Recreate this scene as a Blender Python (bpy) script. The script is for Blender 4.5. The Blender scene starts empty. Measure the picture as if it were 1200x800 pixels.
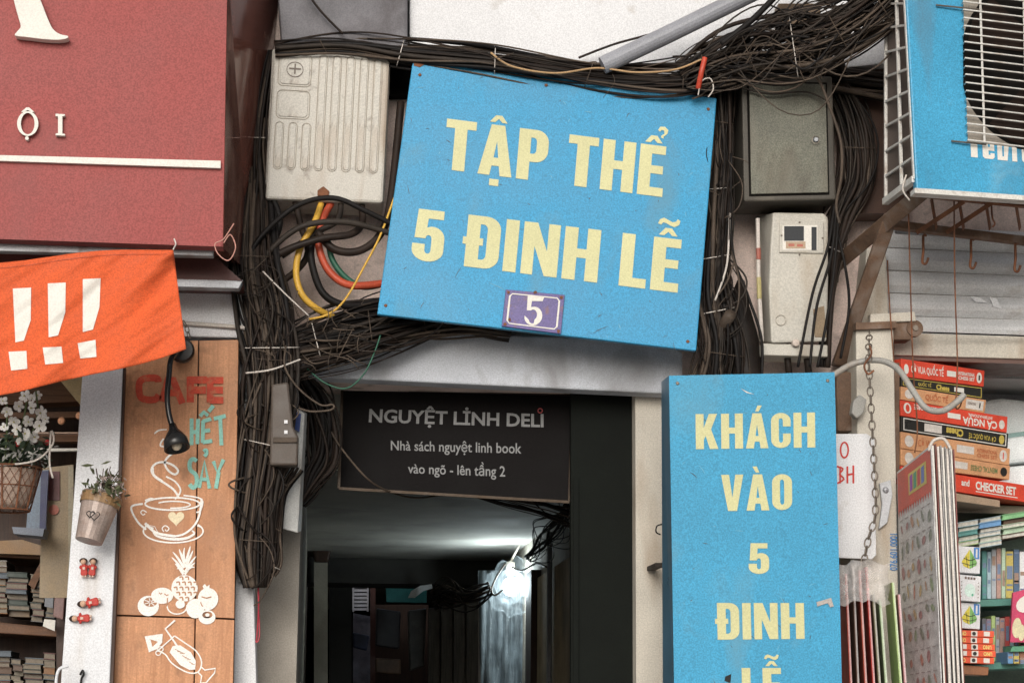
import bpy, bmesh, math, random
from mathutils import Vector, Matrix, geometry
random.seed(5)
sc = bpy.context.scene
COL = sc.collection
R = math.radians
# ---------------- camera, world, sun, exposure
F = 2333.33
CAM = Vector((0, 0, 1.6))
M3 = Matrix.Rotation(R(-5.6), 3, 'Z') @ Matrix.Rotation(R(90 + 11.0), 3, 'X') @ Matrix.Rotation(R(0.5), 3, 'Z')
cd = bpy.data.cameras.new('camera'); cam = bpy.data.objects.new('camera', cd); COL.objects.link(cam)
cam.matrix_world = Matrix.Translation(CAM) @ M3.to_4x4()
cd.sensor_width = 36; cd.lens = 70; cd.clip_start = 0.05; cd.clip_end = 500
sc.camera = cam
w = bpy.data.worlds.new('World'); sc.world = w; w.use_nodes = True
nt = w.node_tree; nt.nodes.clear()
sky = nt.nodes.new('ShaderNodeTexSky'); sky.sky_type = 'NISHITA'; sky.sun_disc = False
sky.sun_elevation = R(20); sky.sun_rotation = R(194); sky.air_density = 1.0; sky.dust_density = 4.0; sky.ozone_density = 1.0
bg = nt.nodes.new('ShaderNodeBackground'); bg.inputs[1].default_value = 0.14
hs = nt.nodes.new('ShaderNodeHueSaturation'); hs.inputs['Saturation'].default_value = 0.35
wo = nt.nodes.new('ShaderNodeOutputWorld')
nt.links.new(sky.outputs[0], hs.inputs['Color']); nt.links.new(hs.outputs[0], bg.inputs[0]); nt.links.new(bg.outputs[0], wo.inputs[0])
sd = bpy.data.lights.new('sun', 'SUN'); sd.energy = 1.4; sd.angle = R(32); sd.color = (1, .975, .94)
sun = bpy.data.objects.new('sun', sd); COL.objects.link(sun)
sun.rotation_euler = (R(70), 0, R(-14)); sun.location = (0, 0, 9)
sc.view_settings.view_transform = 'Standard'; sc.view_settings.look = 'None'
sc.view_settings.exposure = -0.12; sc.view_settings.gamma = 1.0
# ---------------- helpers: placing
def ray(x, y): return M3 @ Vector(((x - 600) / F, (400 - y) / F, -1))
def at(x, y, Y):
    d = ray(x, y); return CAM + d * ((Y - CAM.y) / d.y)
class Plane:
    """a plane through three points seen at (x, y) at distance Y"""
    def __init__(s, a, b, c):
        s.p = at(*a); s.n = (at(*b) - s.p).cross(at(*c) - s.p).normalized()
        if s.n.y > 0: s.n = -s.n
    def __call__(s, x, y, off=0.0):
        d = ray(x, y); q = s.p + s.n * off
        return CAM + d * ((q - CAM).dot(s.n) / d.dot(s.n))
def flat(Y): return Plane((0, 0, Y), (1000, 0, Y), (0, 700, Y))
# ---------------- helpers: materials
MATS = {}
def mat(name, col, rough=.65, metal=0., var=.18, vs=7., grain=.1, bump=.15, dirt=None, spec=.4, gs=260., em=None):
    """dirt = (colour, amount 0..1, scale, vertical stretch)"""
    m = bpy.data.materials.new(name); m.use_nodes = True; n = m.node_tree; N = n.nodes; L = n.links
    b = N['Principled BSDF']; b.inputs['Roughness'].default_value = rough; b.inputs['Metallic'].default_value = metal
    b.inputs['Specular IOR Level'].default_value = spec
    if em:
        b.inputs['Emission Color'].default_value = (*col, 1); b.inputs['Emission Strength'].default_value = em
        b.inputs['Base Color'].default_value = (*col, 1); MATS[name] = m; return m
    tc = N.new('ShaderNodeTexCoord')
    def noise(scale, det=4, stretch=None, dist=0.):
        t = N.new('ShaderNodeTexNoise'); t.inputs['Scale'].default_value = scale; t.inputs['Detail'].default_value = det
        t.inputs['Distortion'].default_value = dist
        if stretch:
            mp = N.new('ShaderNodeMapping'); mp.inputs['Scale'].default_value = stretch
            L.new(tc.outputs['Object'], mp.inputs['Vector']); L.new(mp.outputs[0], t.inputs['Vector'])
        else: L.new(tc.outputs['Object'], t.inputs['Vector'])
        return t.outputs['Fac']
    def mrange(src, a, b_, c, d):
        r = N.new('ShaderNodeMapRange'); L.new(src, r.inputs[0])
        for i, v in enumerate((a, b_, c, d)): r.inputs[i + 1].default_value = v
        return r.outputs[0]
    def mul(a, b_):
        r = N.new('ShaderNodeMath'); r.operation = 'MULTIPLY'; L.new(a, r.inputs[0]); L.new(b_, r.inputs[1]); return r.outputs[0]
    big = noise(vs, 5); fine = noise(gs, 1)
    f = mul(mrange(big, .3, .7, 1 - var, 1 + var), mrange(fine, .32, .68, 1 - grain * 1.25, 1 + grain * 1.25))
    vm = N.new('ShaderNodeVectorMath'); vm.operation = 'SCALE'; vm.inputs[0].default_value = col; L.new(f, vm.inputs['Scale'])
    out = vm.outputs[0]
    if dirt:
        dl = dirt if isinstance(dirt, list) else [dirt]
        for (dc, amt, ds, st) in dl:
            dn = noise(ds, 8, (1, 1, 1 / st), .4)
            mk = mrange(dn, .62 - .3 * amt, .72, 0, min(1, .45 + amt * .6))
            mx = N.new('ShaderNodeMix'); mx.data_type = 'RGBA'; L.new(mk, mx.inputs[0]); L.new(out, mx.inputs[6]); mx.inputs[7].default_value = (*dc, 1)
            out = mx.outputs[2]
    L.new(out, b.inputs['Base Color'])
    if bump:
        bp = N.new('ShaderNodeBump'); bp.inputs['Strength'].default_value = bump; bp.inputs['Distance'].default_value = .004
        L.new(noise(60, 6), bp.inputs['Height']); L.new(bp.outputs[0], b.inputs['Normal'])
        L.new(mrange(big, .3, .7, max(0, rough - .1), min(1, rough + .1)), b.inputs['Roughness'])
    MATS[name] = m; return m
def wood(name, col, dark, along='Z', rough=.6, dirt=None):
    m = mat(name, col, rough, var=.15, bump=.25, dirt=dirt); n = m.node_tree; N = n.nodes; L = n.links
    b = N['Principled BSDF']; src = b.inputs['Base Color'].links[0].from_socket
    tc = N.new('ShaderNodeTexCoord'); mp = N.new('ShaderNodeMapping')
    mp.inputs['Scale'].default_value = (14, 14, .9) if along == 'Z' else (.9, 14, 14)
    t = N.new('ShaderNodeTexNoise'); t.inputs['Scale'].default_value = 6; t.inputs['Detail'].default_value = 8; t.inputs['Distortion'].default_value = .8
    L.new(tc.outputs['Object'], mp.inputs[0]); L.new(mp.outputs[0], t.inputs['Vector'])
    r = N.new('ShaderNodeMapRange'); r.inputs[1].default_value = .42; r.inputs[2].default_value = .68; r.inputs[4].default_value = .75
    L.new(t.outputs['Fac'], r.inputs[0])
    mx = N.new('ShaderNodeMix'); mx.data_type = 'RGBA'; L.new(r.outputs[0], mx.inputs[0]); L.new(src, mx.inputs[6]); mx.inputs[7].default_value = (*dark, 1)
    L.new(mx.outputs[2], b.inputs['Base Color']); return m
# ---------------- helpers: meshes and objects
ALLP = []
def link(o, parent=None):
    COL.objects.link(o)
    if parent: o.parent = parent
    return o
def wloc(o):
    v = Vector(o.location)
    while o.parent: o = o.parent; v = v + Vector(o.location)
    return v
def tag(o, label=None, cat=None, group=None, kind=None):
    if label: o['label'] = label
    if cat: o['category'] = cat
    if group: o['group'] = group
    if kind: o['kind'] = kind
    return o
def thing(name, label, cat, loc, group=None):
    o = bpy.data.objects.new(name, None); o.location = loc; o.empty_display_size = .05
    link(o); return tag(o, label, cat, group)
class MB:
    def __init__(s): s.v = []; s.f = []
    def poly(s, pts):
        i = len(s.v); s.v += [Vector(p) for p in pts]; s.f.append(tuple(range(i, i + len(pts)))); return s
    def prism(s, pts, d):
        """polygon extruded by vector d"""
        n = len(pts); i = len(s.v); d = Vector(d)
        s.v += [Vector(p) for p in pts] + [Vector(p) + d for p in pts]
        s.f.append(tuple(range(i, i + n))); s.f.append(tuple(range(i + 2 * n - 1, i + n - 1, -1)))
        for k in range(n): s.f.append((i + k, i + n + k, i + n + (k + 1) % n, i + (k + 1) % n))
        return s
    def slab(s, q, Y, t):
        """picture quad seen at distance Y (one or per corner), t metres thick away from the viewer"""
        if not isinstance(Y, (list, tuple)): Y = [Y] * len(q)
        return s.prism([at(x, y, yy) for (x, y), yy in zip(q, Y)], (0, t, 0))
    def rect(s, x0, y0, x1, y1, Y, t): return s.slab([(x0, y0), (x1, y0), (x1, y1), (x0, y1)], Y, t)
    def box(s, a, b):
        x0, y0, z0 = a; x1, y1, z1 = b
        return s.prism([(x0, y0, z1), (x1, y0, z1), (x1, y0, z0), (x0, y0, z0)], (0, y1 - y0, 0))
    def hexa(s, p):
        """8 points: front 4, back 4"""
        i = len(s.v); s.v += [Vector(q) for q in p]
        s.f += [(i, i+1, i+2, i+3), (i+7, i+6, i+5, i+4)] + [(i+k, i+4+k, i+4+(k+1) % 4, i+(k+1) % 4) for k in range(4)]
        return s
    def tube(s, pts, r, n=6, cap=True):
        pts = [Vector(p) for p in pts]; m = len(pts); i0 = len(s.v)
        rs = r if isinstance(r, (list, tuple)) else [r] * m
        up = None
        for k, p in enumerate(pts):
            t = (pts[min(k + 1, m - 1)] - pts[max(k - 1, 0)])
            if t.length < 1e-9: t = Vector((0, 0, 1))
            t.normalize()
            if up is None: up = t.orthogonal().normalized()
            up = (up - t * up.dot(t))
            if up.length < 1e-6: up = t.orthogonal()
            up.normalize(); b = t.cross(up)
            for j in range(n):
                a = 2 * math.pi * j / n; s.v.append(p + (up * math.cos(a) + b * math.sin(a)) * rs[k])
        for k in range(m - 1):
            for j in range(n):
                a = i0 + k * n + j; b_ = i0 + k * n + (j + 1) % n
                s.f.append((a, b_, b_ + n, a + n))
        if cap: s.f.append(tuple(i0 + j for j in reversed(range(n)))); s.f.append(tuple(i0 + (m - 1) * n + j for j in range(n)))
        return s
    def ball(s, c, r, n=8, m=6, sq=(1, 1, 1)):
        c = Vector(c); i0 = len(s.v)
        for k in range(1, m):
            ph = math.pi * k / m
            for j in range(n):
                a = 2 * math.pi * j / n
                s.v.append(c + Vector((math.sin(ph) * math.cos(a) * sq[0], math.sin(ph) * math.sin(a) * sq[1], math.cos(ph) * sq[2])) * r)
        s.v.append(c + Vector((0, 0, r * sq[2]))); s.v.append(c - Vector((0, 0, r * sq[2]))); T = len(s.v) - 2; B = T + 1
        for k in range(m - 2):
            for j in range(n): s.f.append((i0+k*n+j, i0+(k+1)*n+j, i0+(k+1)*n+(j+1) % n, i0+k*n+(j+1) % n))
        for j in range(n):
            s.f.append((T, i0 + j, i0 + (j + 1) % n)); s.f.append((B, i0 + (m-2)*n + (j+1) % n, i0 + (m-2)*n + j))
        return s
    def lathe(s, prof, c, axis, n=20):
        """prof = [(r, h)] along axis from c"""
        c = Vector(c); ax = Vector(axis).normalized(); u = ax.orthogonal().normalized(); w_ = ax.cross(u); i0 = len(s.v)
        for (r, h) in prof:
            for j in range(n):
                a = 2 * math.pi * j / n; s.v.append(c + ax * h + (u * math.cos(a) + w_ * math.sin(a)) * r)
        for k in range(len(prof) - 1):
            for j in range(n): s.f.append((i0+k*n+j, i0+k*n+(j+1) % n, i0+(k+1)*n+(j+1) % n, i0+(k+1)*n+j))
        return s
    def ribbon(s, pts, wd, m, closed=False):
        """flat painted stroke; pts in picture px, m = map(x, y) -> point"""
        n = len(pts); wl = wd if isinstance(wd, (list, tuple)) else [wd] * n; i0 = len(s.v)
        for k, (x, y) in enumerate(pts):
            a = pts[(k - 1) % n] if closed else pts[max(k - 1, 0)]; b = pts[(k + 1) % n] if closed else pts[min(k + 1, n - 1)]
            tx, ty = b[0] - a[0], b[1] - a[1]; l = math.hypot(tx, ty) or 1; nx, ny = -ty / l * wl[k] / 2, tx / l * wl[k] / 2
            s.v += [m(x + nx, y + ny), m(x - nx, y - ny)]
        for k in range(n if closed else n - 1):
            a = i0 + 2 * k; b = i0 + 2 * ((k + 1) % n); s.f.append((a, a + 1, b + 1, b))
        return s
    def fill(s, loops, m):
        """flat polygon with holes (loops of 2D points) through map m"""
        vs = [[Vector((x, y, 0)) for x, y in lp] for lp in loops]
        tris = geometry.tessellate_polygon(vs); i0 = len(s.v)
        s.v += [m(p.x, p.y) for lp in vs for p in lp]
        s.f += [tuple(i0 + k for k in t) for t in tris]; return s
    def build(s, name, mt, parent=None, smooth=False, bevel=0, mats=None):
        me = bpy.data.meshes.new(name)
        xs = [v.x for v in s.v]; ys = [v.y for v in s.v]; zs = [v.z for v in s.v]
        c = Vector(((min(xs) + max(xs)) / 2, (min(ys) + max(ys)) / 2, min(zs) if not parent else (min(zs) + max(zs)) / 2))
        me.from_pydata([v - c for v in s.v], [], s.f)
        bm = bmesh.new(); bm.from_mesh(me); bmesh.ops.recalc_face_normals(bm, faces=bm.faces); bm.to_mesh(me); bm.free()
        if smooth: me.polygons.foreach_set('use_smooth', [True] * len(me.polygons))
        me.materials.append(mt); me.update()
        o = bpy.data.objects.new(name, me); link(o, parent)
        o.location = c - (wloc(parent) if parent else Vector())
        if bevel:
            b = o.modifiers.new('bevel', 'BEVEL'); b.width = bevel; b.segments = 2; b.limit_method = 'ANGLE'
        return o
def cr(pts, n=6, closed=False):
    """Catmull-Rom through points of any dimension"""
    P = [tuple(p) for p in pts]; out = []; N_ = len(P); rng = range(N_ if closed else N_ - 1)
    for i in rng:
        g = (lambda k: P[k % N_]) if closed else (lambda k: P[min(max(k, 0), N_ - 1)])
        a, b, c, d = g(i - 1), g(i), g(i + 1), g(i + 2)
        for k in range(n):
            t = k / n
            out.append(tuple(.5 * (2*b[j] + (c[j]-a[j])*t + (2*a[j]-5*b[j]+4*c[j]-d[j])*t*t + (3*b[j]-a[j]-3*c[j]+d[j])*t**3) for j in range(len(b))))
    if not closed: out.append(P[-1])
    return out
def ell(cx, cy, rx, ry, n=24, a0=0, a1=360):
    return [(cx + rx * math.cos(R(a0 + (a1 - a0) * k / n)), cy + ry * math.sin(R(a0 + (a1 - a0) * k / n))) for k in range(n + (0 if a1 - a0 == 360 else 1))]
def path3(pts, n=6): return [at(x, y, Y) for x, y, Y in cr(pts, n)]
def copy_tree(o, parent=None):
    c = o.copy(); link(c, parent)
    for ch in [q for q in ALLCH.get(o.name, [])]: copy_tree(ch, c)
    return c
ALLCH = {}
def copy_thing(root, d, label):
    """a copy of a thing with copies of its parts and sub-parts, moved by d"""
    def rec(o, par):
        c = o.copy(); link(c); c.parent = par
        for ch in o.children: rec(ch, c)
        return c
    kids = list(root.children); c = root.copy(); link(c); c.location = Vector(root.location) + Vector(d); c['label'] = label
    for k in kids: rec(k, c)
    return c
# ---------------- lettering: heavy condensed sign capitals
def arc(cx, cy, rx, ry, a0, a1, n=7): return [(cx + rx * math.cos(R(a0 + (a1 - a0) * k / n)), cy + ry * math.sin(R(a0 + (a1 - a0) * k / n))) for k in range(n + 1)]
def _D(bar=False):
    o = [(0, 0)] + ([(0, .43), (-.06, .43), (-.06, .57), (0, .57)] if bar else []) + [(0, 1)] + arc(.34, .76, .26, .24, 90, 0) + arc(.34, .24, .26, .24, 0, -90)
    h = [(.235, .16)] + ([(.235, .43), (.3, .43), (.3, .57), (.235, .57)] if bar else []) + [(.235, .84)] + arc(.29, .74, .075, .1, 90, 0) + arc(.29, .26, .075, .1, 0, -90)
    return (.6, [o, h])
G = {
 'T': (.58, [[(0, 1), (.58, 1), (.58, .83), (.41, .83), (.41, 0), (.17, 0), (.17, .83), (0, .83)]]),
 'H': (.64, [[(0, 0), (0, 1), (.235, 1), (.235, .6), (.405, .6), (.405, 1), (.64, 1), (.64, 0), (.405, 0), (.405, .43), (.235, .43), (.235, 0)]]),
 'I': (.235, [[(0, 0), (0, 1), (.235, 1), (.235, 0)]]),
 'N': (.65, [[(0, 0), (0, 1), (.24, 1), (.44, .47), (.44, 1), (.65, 1), (.65, 0), (.42, 0), (.21, .55), (.21, 0)]]),
 'L': (.48, [[(0, 0), (0, 1), (.235, 1), (.235, .175), (.48, .175), (.48, 0)]]),
 'E': (.5, [[(0, 0), (0, 1), (.5, 1), (.5, .83), (.235, .83), (.235, .6), (.47, .6), (.47, .44), (.235, .44), (.235, .17), (.5, .17), (.5, 0)]]),
 'K': (.66, [[(0, 0), (0, 1), (.235, 1), (.235, .6), (.39, 1), (.63, 1), (.45, .56), (.66, 0), (.41, 0), (.29, .37), (.235, .26), (.235, 0)]]),
 'A': (.66, [[(0, 0), (.2, 1), (.46, 1), (.66, 0), (.43, 0), (.4, .19), (.26, .19), (.23, 0)], [(.285, .35), (.33, .68), (.375, .35)]]),
 'V': (.64, [[(0, 1), (.23, 1), (.32, .36), (.41, 1), (.64, 1), (.45, 0), (.19, 0)]]),
 'P': (.58, [[(0, 0), (0, 1)] + arc(.34, .76, .24, .24, 90, 0) + arc(.34, .6, .24, .24, 0, -90) + [(.235, .36), (.235, 0)], [(.235, .52), (.235, .84)] + arc(.29, .76, .06, .08, 90, 0, 4) + arc(.29, .6, .06, .08, 0, -90, 4)]),
 'D': _D(), 'Đ': _D(True),
 'O': (.58, [arc(.29, .77, .29, .23, 180, 0, 10) + arc(.29, .23, .29, .23, 0, -180, 10), arc(.29, .77, .06, .08, 180, 0) + arc(.29, .23, .06, .08, 0, -180)]),
 'C': (.58, [[(.58, .61)] + arc(.29, .77, .29, .23, 0, 180, 12) + arc(.29, .23, .29, .23, 180, 360, 12) + [(.58, .41), (.35, .41)] + arc(.29, .22, .06, .07, 0, -180, 6) + arc(.29, .78, .06, .07, 180, 0, 6) + [(.35, .61)]]),
 '5': (.56, [[(.06, 1), (.52, 1), (.52, .83), (.25, .83), (.24, .65)] + arc(.34, .46, .22, .22, 100, 0, 6) + arc(.28, .22, .28, .22, 0, -180, 12) + [(0, .33), (.225, .33)] + arc(.28, .22, .055, .07, 180, 360, 6) + arc(.28, .44, .055, .07, 0, 180, 6) + [(.03, .44)]]),
}
TIL = [(-.2, 1.07), (-.17, 1.15), (-.1, 1.19), (-.03, 1.16), (.06, 1.12), (.12, 1.14), (.15, 1.19), (.2, 1.16), (.18, 1.08), (.1, 1.03), (.03, 1.05), (-.05, 1.09), (-.11, 1.1), (-.14, 1.05)]
MK = {'^': [(-.17, 1.05), (-.06, 1.19), (.06, 1.19), (.17, 1.05), (.07, 1.05), (0, 1.12), (-.07, 1.05)],
      '.': [(-.09, -.2), (-.09, -.07), (.09, -.07), (.09, -.2)],
      '~': [(x, y + .19) for x, y in TIL],
      '?': [(.13, 1.17), (.13, 1.2), (.19, 1.25), (.18, 1.31), (.13, 1.32), (.1, 1.28), (.06, 1.31), (.1, 1.38), (.19, 1.39), (.26, 1.33), (.25, 1.26), (.18, 1.19), (.18, 1.15)],
      '/': [(-.05, 1.05), (.02, 1.22), (.15, 1.22), (.05, 1.05)], '`': [(-.15, 1.22), (-.02, 1.22), (.05, 1.05), (-.05, 1.05)]}
DEC = {'Ậ': 'A^.', 'Ể': 'E^?', 'Ễ': 'E^~', 'Á': 'A/', 'À': 'A`'}
def heavy(s, gap=.085, space=.3):
    x = 0; loops = []
    for ch in s:
        if ch == ' ': x += space; continue
        d = DEC.get(ch, ch); wd, lp = G[d[0]]
        loops.append([[(px + x, py) for px, py in l] for l in lp])
        for mk in d[1:]: loops.append([[(px + x + wd / 2, py) for px, py in MK[mk]]])
        x += wd + gap
    return loops, x - gap
def quadmap(q, m, u1=1., off=0.):
    """q = picture corners TL TR BR BL; returns (u, v) -> point with v = 0 baseline, 1 cap height"""
    TL, TR, BR, BL = [m(*p, off) if isinstance(m, Plane) else m(*p) for p in q]
    def f(u, v): u = u / u1; return (BL * (1 - u) + BR * u) * (1 - v) + (TL * (1 - u) + TR * u) * v
    return f
def heavy_text(mb, s, q, pl, off=.0015, **k):
    loops, W_ = heavy(s, **k); f = quadmap(q, pl, W_, off)
    for lp in loops: mb.fill(lp, f)
_fc = {}
def font_mesh(s, bold=0.):
    if (s, bold) in _fc: return _fc[(s, bold)]
    c = bpy.data.curves.new('t', 'FONT'); c.body = s; c.size = 1; c.offset = bold; c.resolution_u = 3
    o = bpy.data.objects.new('t', c); COL.objects.link(o); dg = bpy.context.evaluated_depsgraph_get(); dg.update()
    me = o.evaluated_get(dg).to_mesh(); V = [v.co.copy() for v in me.vertices]; P = [tuple(p.vertices) for p in me.polygons]
    bpy.data.objects.remove(o); bpy.data.curves.remove(c); _fc[(s, bold)] = (V, P); return V, P
def print_text(mb, s, q, pl, off=.0015, bold=0.012):
    """plain printed lettering; q TL TR BR BL = cap height box of the line"""
    V, P = font_mesh(s, bold); x0 = min(v.x for v in V); x1 = max(v.x for v in V)
    HV, _ = font_mesh('H', bold); h = max(v.y for v in HV)
    f = quadmap(q, pl, x1 - x0, off); i0 = len(mb.v)
    mb.v += [f(v.x - x0, v.y / h) for v in V]; mb.f += [tuple(i0 + k for k in p) for p in P]
    return mb
Y0 = 5.6
# ---------------- materials
BR = (.06, .035, .022)
m_plaster = mat('pink_plaster', (.68, .55, .49), .85, var=.22, vs=5, bump=.5, dirt=[((.3, .2, .15), .4, 7, 2.5), ((.14, .1, .08), .15, 18, 1)])
m_lintel = mat('grey_plaster', (.50, .52, .56), .85, var=.12, bump=.5, dirt=[((.24, .23, .23), .4, 8, 1.5)])
m_white = mat('white_panel', (.68, .68, .69), .7, var=.05, bump=.1, dirt=((.33, .27, .2), .1, 9, 1))
m_conc = mat('grey_concrete', (.17, .165, .175), .85, var=.35, vs=6, bump=.5, dirt=[((.05, .04, .04), .5, 6, 1.5)])
m_pillar = mat('cream_plaster', (.53, .49, .42), .8, var=.12, bump=.4, dirt=[((.3, .2, .12), .35, 9, 3)])
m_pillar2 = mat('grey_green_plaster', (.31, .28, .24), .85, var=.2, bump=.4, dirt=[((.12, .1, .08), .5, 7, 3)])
m_postw = mat('white_post_paint', (.66, .67, .69), .6, var=.06, bump=.2, dirt=[((.4, .33, .25), .2, 8, 5)])
m_cream = mat('cream_metal', (.50, .475, .42), .5, var=.06, bump=.1, dirt=[((.3, .2, .12), .28, 9, 3), ((.12, .08, .06), .12, 26, 1)])
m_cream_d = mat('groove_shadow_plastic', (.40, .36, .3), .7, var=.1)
m_blue = mat('blue_sign_sheet', (.034, .27, .48), .5, var=.1, vs=4, grain=.16, bump=.05, dirt=[((.1, .24, .32), .2, 5, 1.3)])
m_blue2 = mat('blue_sign_sheet_lower', (.045, .29, .48), .5, var=.09, vs=4, grain=.16, bump=.05, dirt=[((.13, .28, .35), .22, 5, 1.3)])
m_bluec = mat('blue_casing_paint', (.045, .30, .50), .45, var=.12, vs=4, grain=.16, bump=.06, dirt=[((.10, .15, .18), .3, 9, 5), ((.25, .42, .5), .2, 5, 1)])
m_blueside = mat('dull_blue_metal', (.1, .22, .32), .35, var=.15, metal=.3)
m_yel = mat('yellow_vinyl', (.56, .54, .29), .5, var=.07, grain=.07, bump=0)
m_purple = mat('purple_enamel', (.095, .07, .22), .3, var=.15, grain=.16, bump=.05, dirt=[((.2, .09, .04), .2, 40, 1)])
m_ivory = mat('ivory_print', (.68, .65, .59), .5, var=.04, grain=.06, bump=0)
m_rust = mat('rust', (.17, .07, .035), .85, var=.4, vs=25, bump=.4)
m_redsign = mat('dusty_red_sign', (.30, .072, .066), .55, spec=.2, var=.12, vs=2.5, grain=.15, bump=.04, dirt=[((.22, .09, .085), .25, 2.5, 1.5)])
m_redside = mat('dark_red_gloss', (.2, .075, .055), .13, var=.15, grain=.1, bump=.02, spec=.7)
m_steel = mat('grey_steel', (.34, .35, .37), .45, metal=.4, var=.15, dirt=[((.15, .08, .05), .2, 15, 1)])
m_orange = mat('orange_cloth', (.62, .10, .027), .8, var=.07, vs=9, grain=.12, bump=.1)
m_black = mat('black_plastic', (.012, .012, .012), .25, var=.1, grain=.05, bump=.03)
m_wood = wood('pine_board', (.54, .265, .135), (.38, .17, .08), dirt=[((.2, .09, .045), .45, 5, 3), ((.12, .06, .03), .15, 22, 1)])
m_wood2 = wood('dark_board', (.055, .028, .018), (.025, .013, .009))
m_woodx = wood('shelf_wood', (.13, .06, .028), (.06, .026, .012), 'X')  # wood colour darkened to stand for the left shop's shade
m_paint_w = mat('white_paint', (.78, .75, .7), .6, var=.07, bump=.1)
m_paint_r = mat('faded_red_paint', (.56, .07, .035), .7, var=.2, vs=30, bump=.1, dirt=[((.45, .2, .1), .35, 60, 1)])
m_paint_t = mat('teal_paint', (.25, .52, .44), .7, var=.12, vs=30, bump=.1)
m_cable = [mat('cable_%s' % n, c, .6, var=.45, vs=14, bump=.1, spec=.2) for n, c in (('black', (.009, .0075, .007)), ('brown', (.024, .016, .012)), ('grey', (.033, .026, .021)), ('dusty', (.075, .056, .042)), ('dark', (.014, .01, .008)))]
m_cyel = mat('cable_yellow', (.62, .36, .05), .5, bump=.05); m_cred = mat('cable_red', (.45, .07, .03), .5, bump=.05)
m_cgrn = mat('cable_green', (.02, .1, .06), .5, bump=.05); m_cwht = mat('cable_white', (.55, .5, .45), .6, bump=.05)
m_pipe = mat('grey_conduit', (.27, .275, .3), .5, var=.15, bump=.2)
m_case = mat('brown_case_metal', (.07, .062, .05), .6, var=.3, bump=.3, dirt=[((.16, .14, .11), .3, 10, 2)])
m_cab = mat('grey_green_metal', (.14, .14, .11), .6, var=.25, grain=.22, bump=.2, dirt=[((.06, .035, .02), .4, 9, 3), ((.2, .19, .15), .3, 10, 5)])
m_meter = mat('meter_grey_plastic', (.47, .445, .39), .5, var=.07, bump=.05, dirt=[((.32, .24, .16), .3, 8, 3)])
m_darkgl = mat('dark_glass', (.02, .022, .025), .1, var=.1, bump=0)
m_rustpipe = mat('rusty_iron', (.14, .085, .055), .8, var=.3, vs=18, bump=.5, dirt=[((.26, .22, .19), .3, 16, 1)])
m_grille = mat('grille_white', (.62, .6, .56), .5, var=.08, dirt=[((.3, .22, .16), .3, 30, 1)])
m_fin = mat('condenser_fins', (.13, .10, .085), .6, metal=.2, var=.2)
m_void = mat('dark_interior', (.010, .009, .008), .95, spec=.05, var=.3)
m_slat = mat('shutter_steel', (.62, .62, .62), .45, var=.1, metal=.15, bump=.1, dirt=[((.3, .25, .2), .2, 9, 1)])
m_alley = mat('alley_plaster', (.33, .30, .25), .9, var=.35, vs=3, bump=.5, dirt=[((.08, .06, .045), .5, 4, 2)])
m_ceil = mat('alley_ceiling_plaster', (.36, .35, .32), .9, var=.2, vs=3, bump=.4, dirt=[((.1, .085, .07), .3, 2, 1)])
m_dgreen = mat('dark_green_metal', (.008, .0095, .008), .8, spec=.1, var=.3)
m_bronze = mat('bronze_frame', (.03, .018, .009), .4, metal=.5, var=.3, vs=20)
m_greyprint = mat('grey_print', (.2, .2, .2), .6, var=.05, bump=0)
m_board = mat('black_sign_sheet', (.008, .007, .007), .7, spec=.08, var=.2)
m_pvc = mat('bent_pvc', (.31, .3, .275), .5, var=.1, dirt=[((.25, .16, .1), .3, 20, 1)])
m_chain = mat('chain_metal', (.2, .17, .14), .5, metal=.6, var=.3)
def cm(name, c, **k):
    if name not in MATS: mat(name, c, **{**dict(rough=.5, var=.12, vs=25, bump=.05), **k})
    return MATS[name]
# ---------------- setting
xL, xA, xB, xR = at(205, 620, Y0).x, at(352, 620, Y0).x, at(745, 620, Y0).x, at(1048, 620, Y0).x
zLin = at(550, 451, Y0).z; zS = at(150, 330, Y0).z; zSR = at(1100, 392, Y0).z
m_street = mat('street_asphalt', (.06, .06, .06), .9, vs=2, bump=.4)
m_bounce_pave = mat('pale_bounce_pavement', (.42, .41, .39), .85, vs=2, bump=.4)
o = MB().box((-60, -60, -.12), (60, 60, 0)).build('ground', m_street); tag(o, kind='structure')
o = MB().box((-12, -1.5, .002), (12, Y0 - .002, .13)).build('unseen_bounce_pavement', m_bounce_pave); tag(o, kind='structure')  # unseen; made broad and pale to bounce light onto the facade
o = MB().box((xL, Y0, zLin), (xR, Y0 + .22, 6.5)).build('facade_wall', m_plaster); tag(o, kind='structure')
o = MB().box((-5, Y0, zS), (xL - .001, Y0 + .22, 6.5)).build('facade_wall', m_plaster); tag(o, kind='structure')
o = MB().box((xR + .001, Y0, zSR), (8, Y0 + .22, 6.5)).build('facade_wall', m_plaster); tag(o, kind='structure')
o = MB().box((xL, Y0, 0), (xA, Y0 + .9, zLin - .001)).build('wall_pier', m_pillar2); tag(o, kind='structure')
o = MB().box((xB, Y0, 0), (xR, Y0 + .3, zLin - .001)).build('wall_pier', m_pillar); tag(o, kind='structure')
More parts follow.
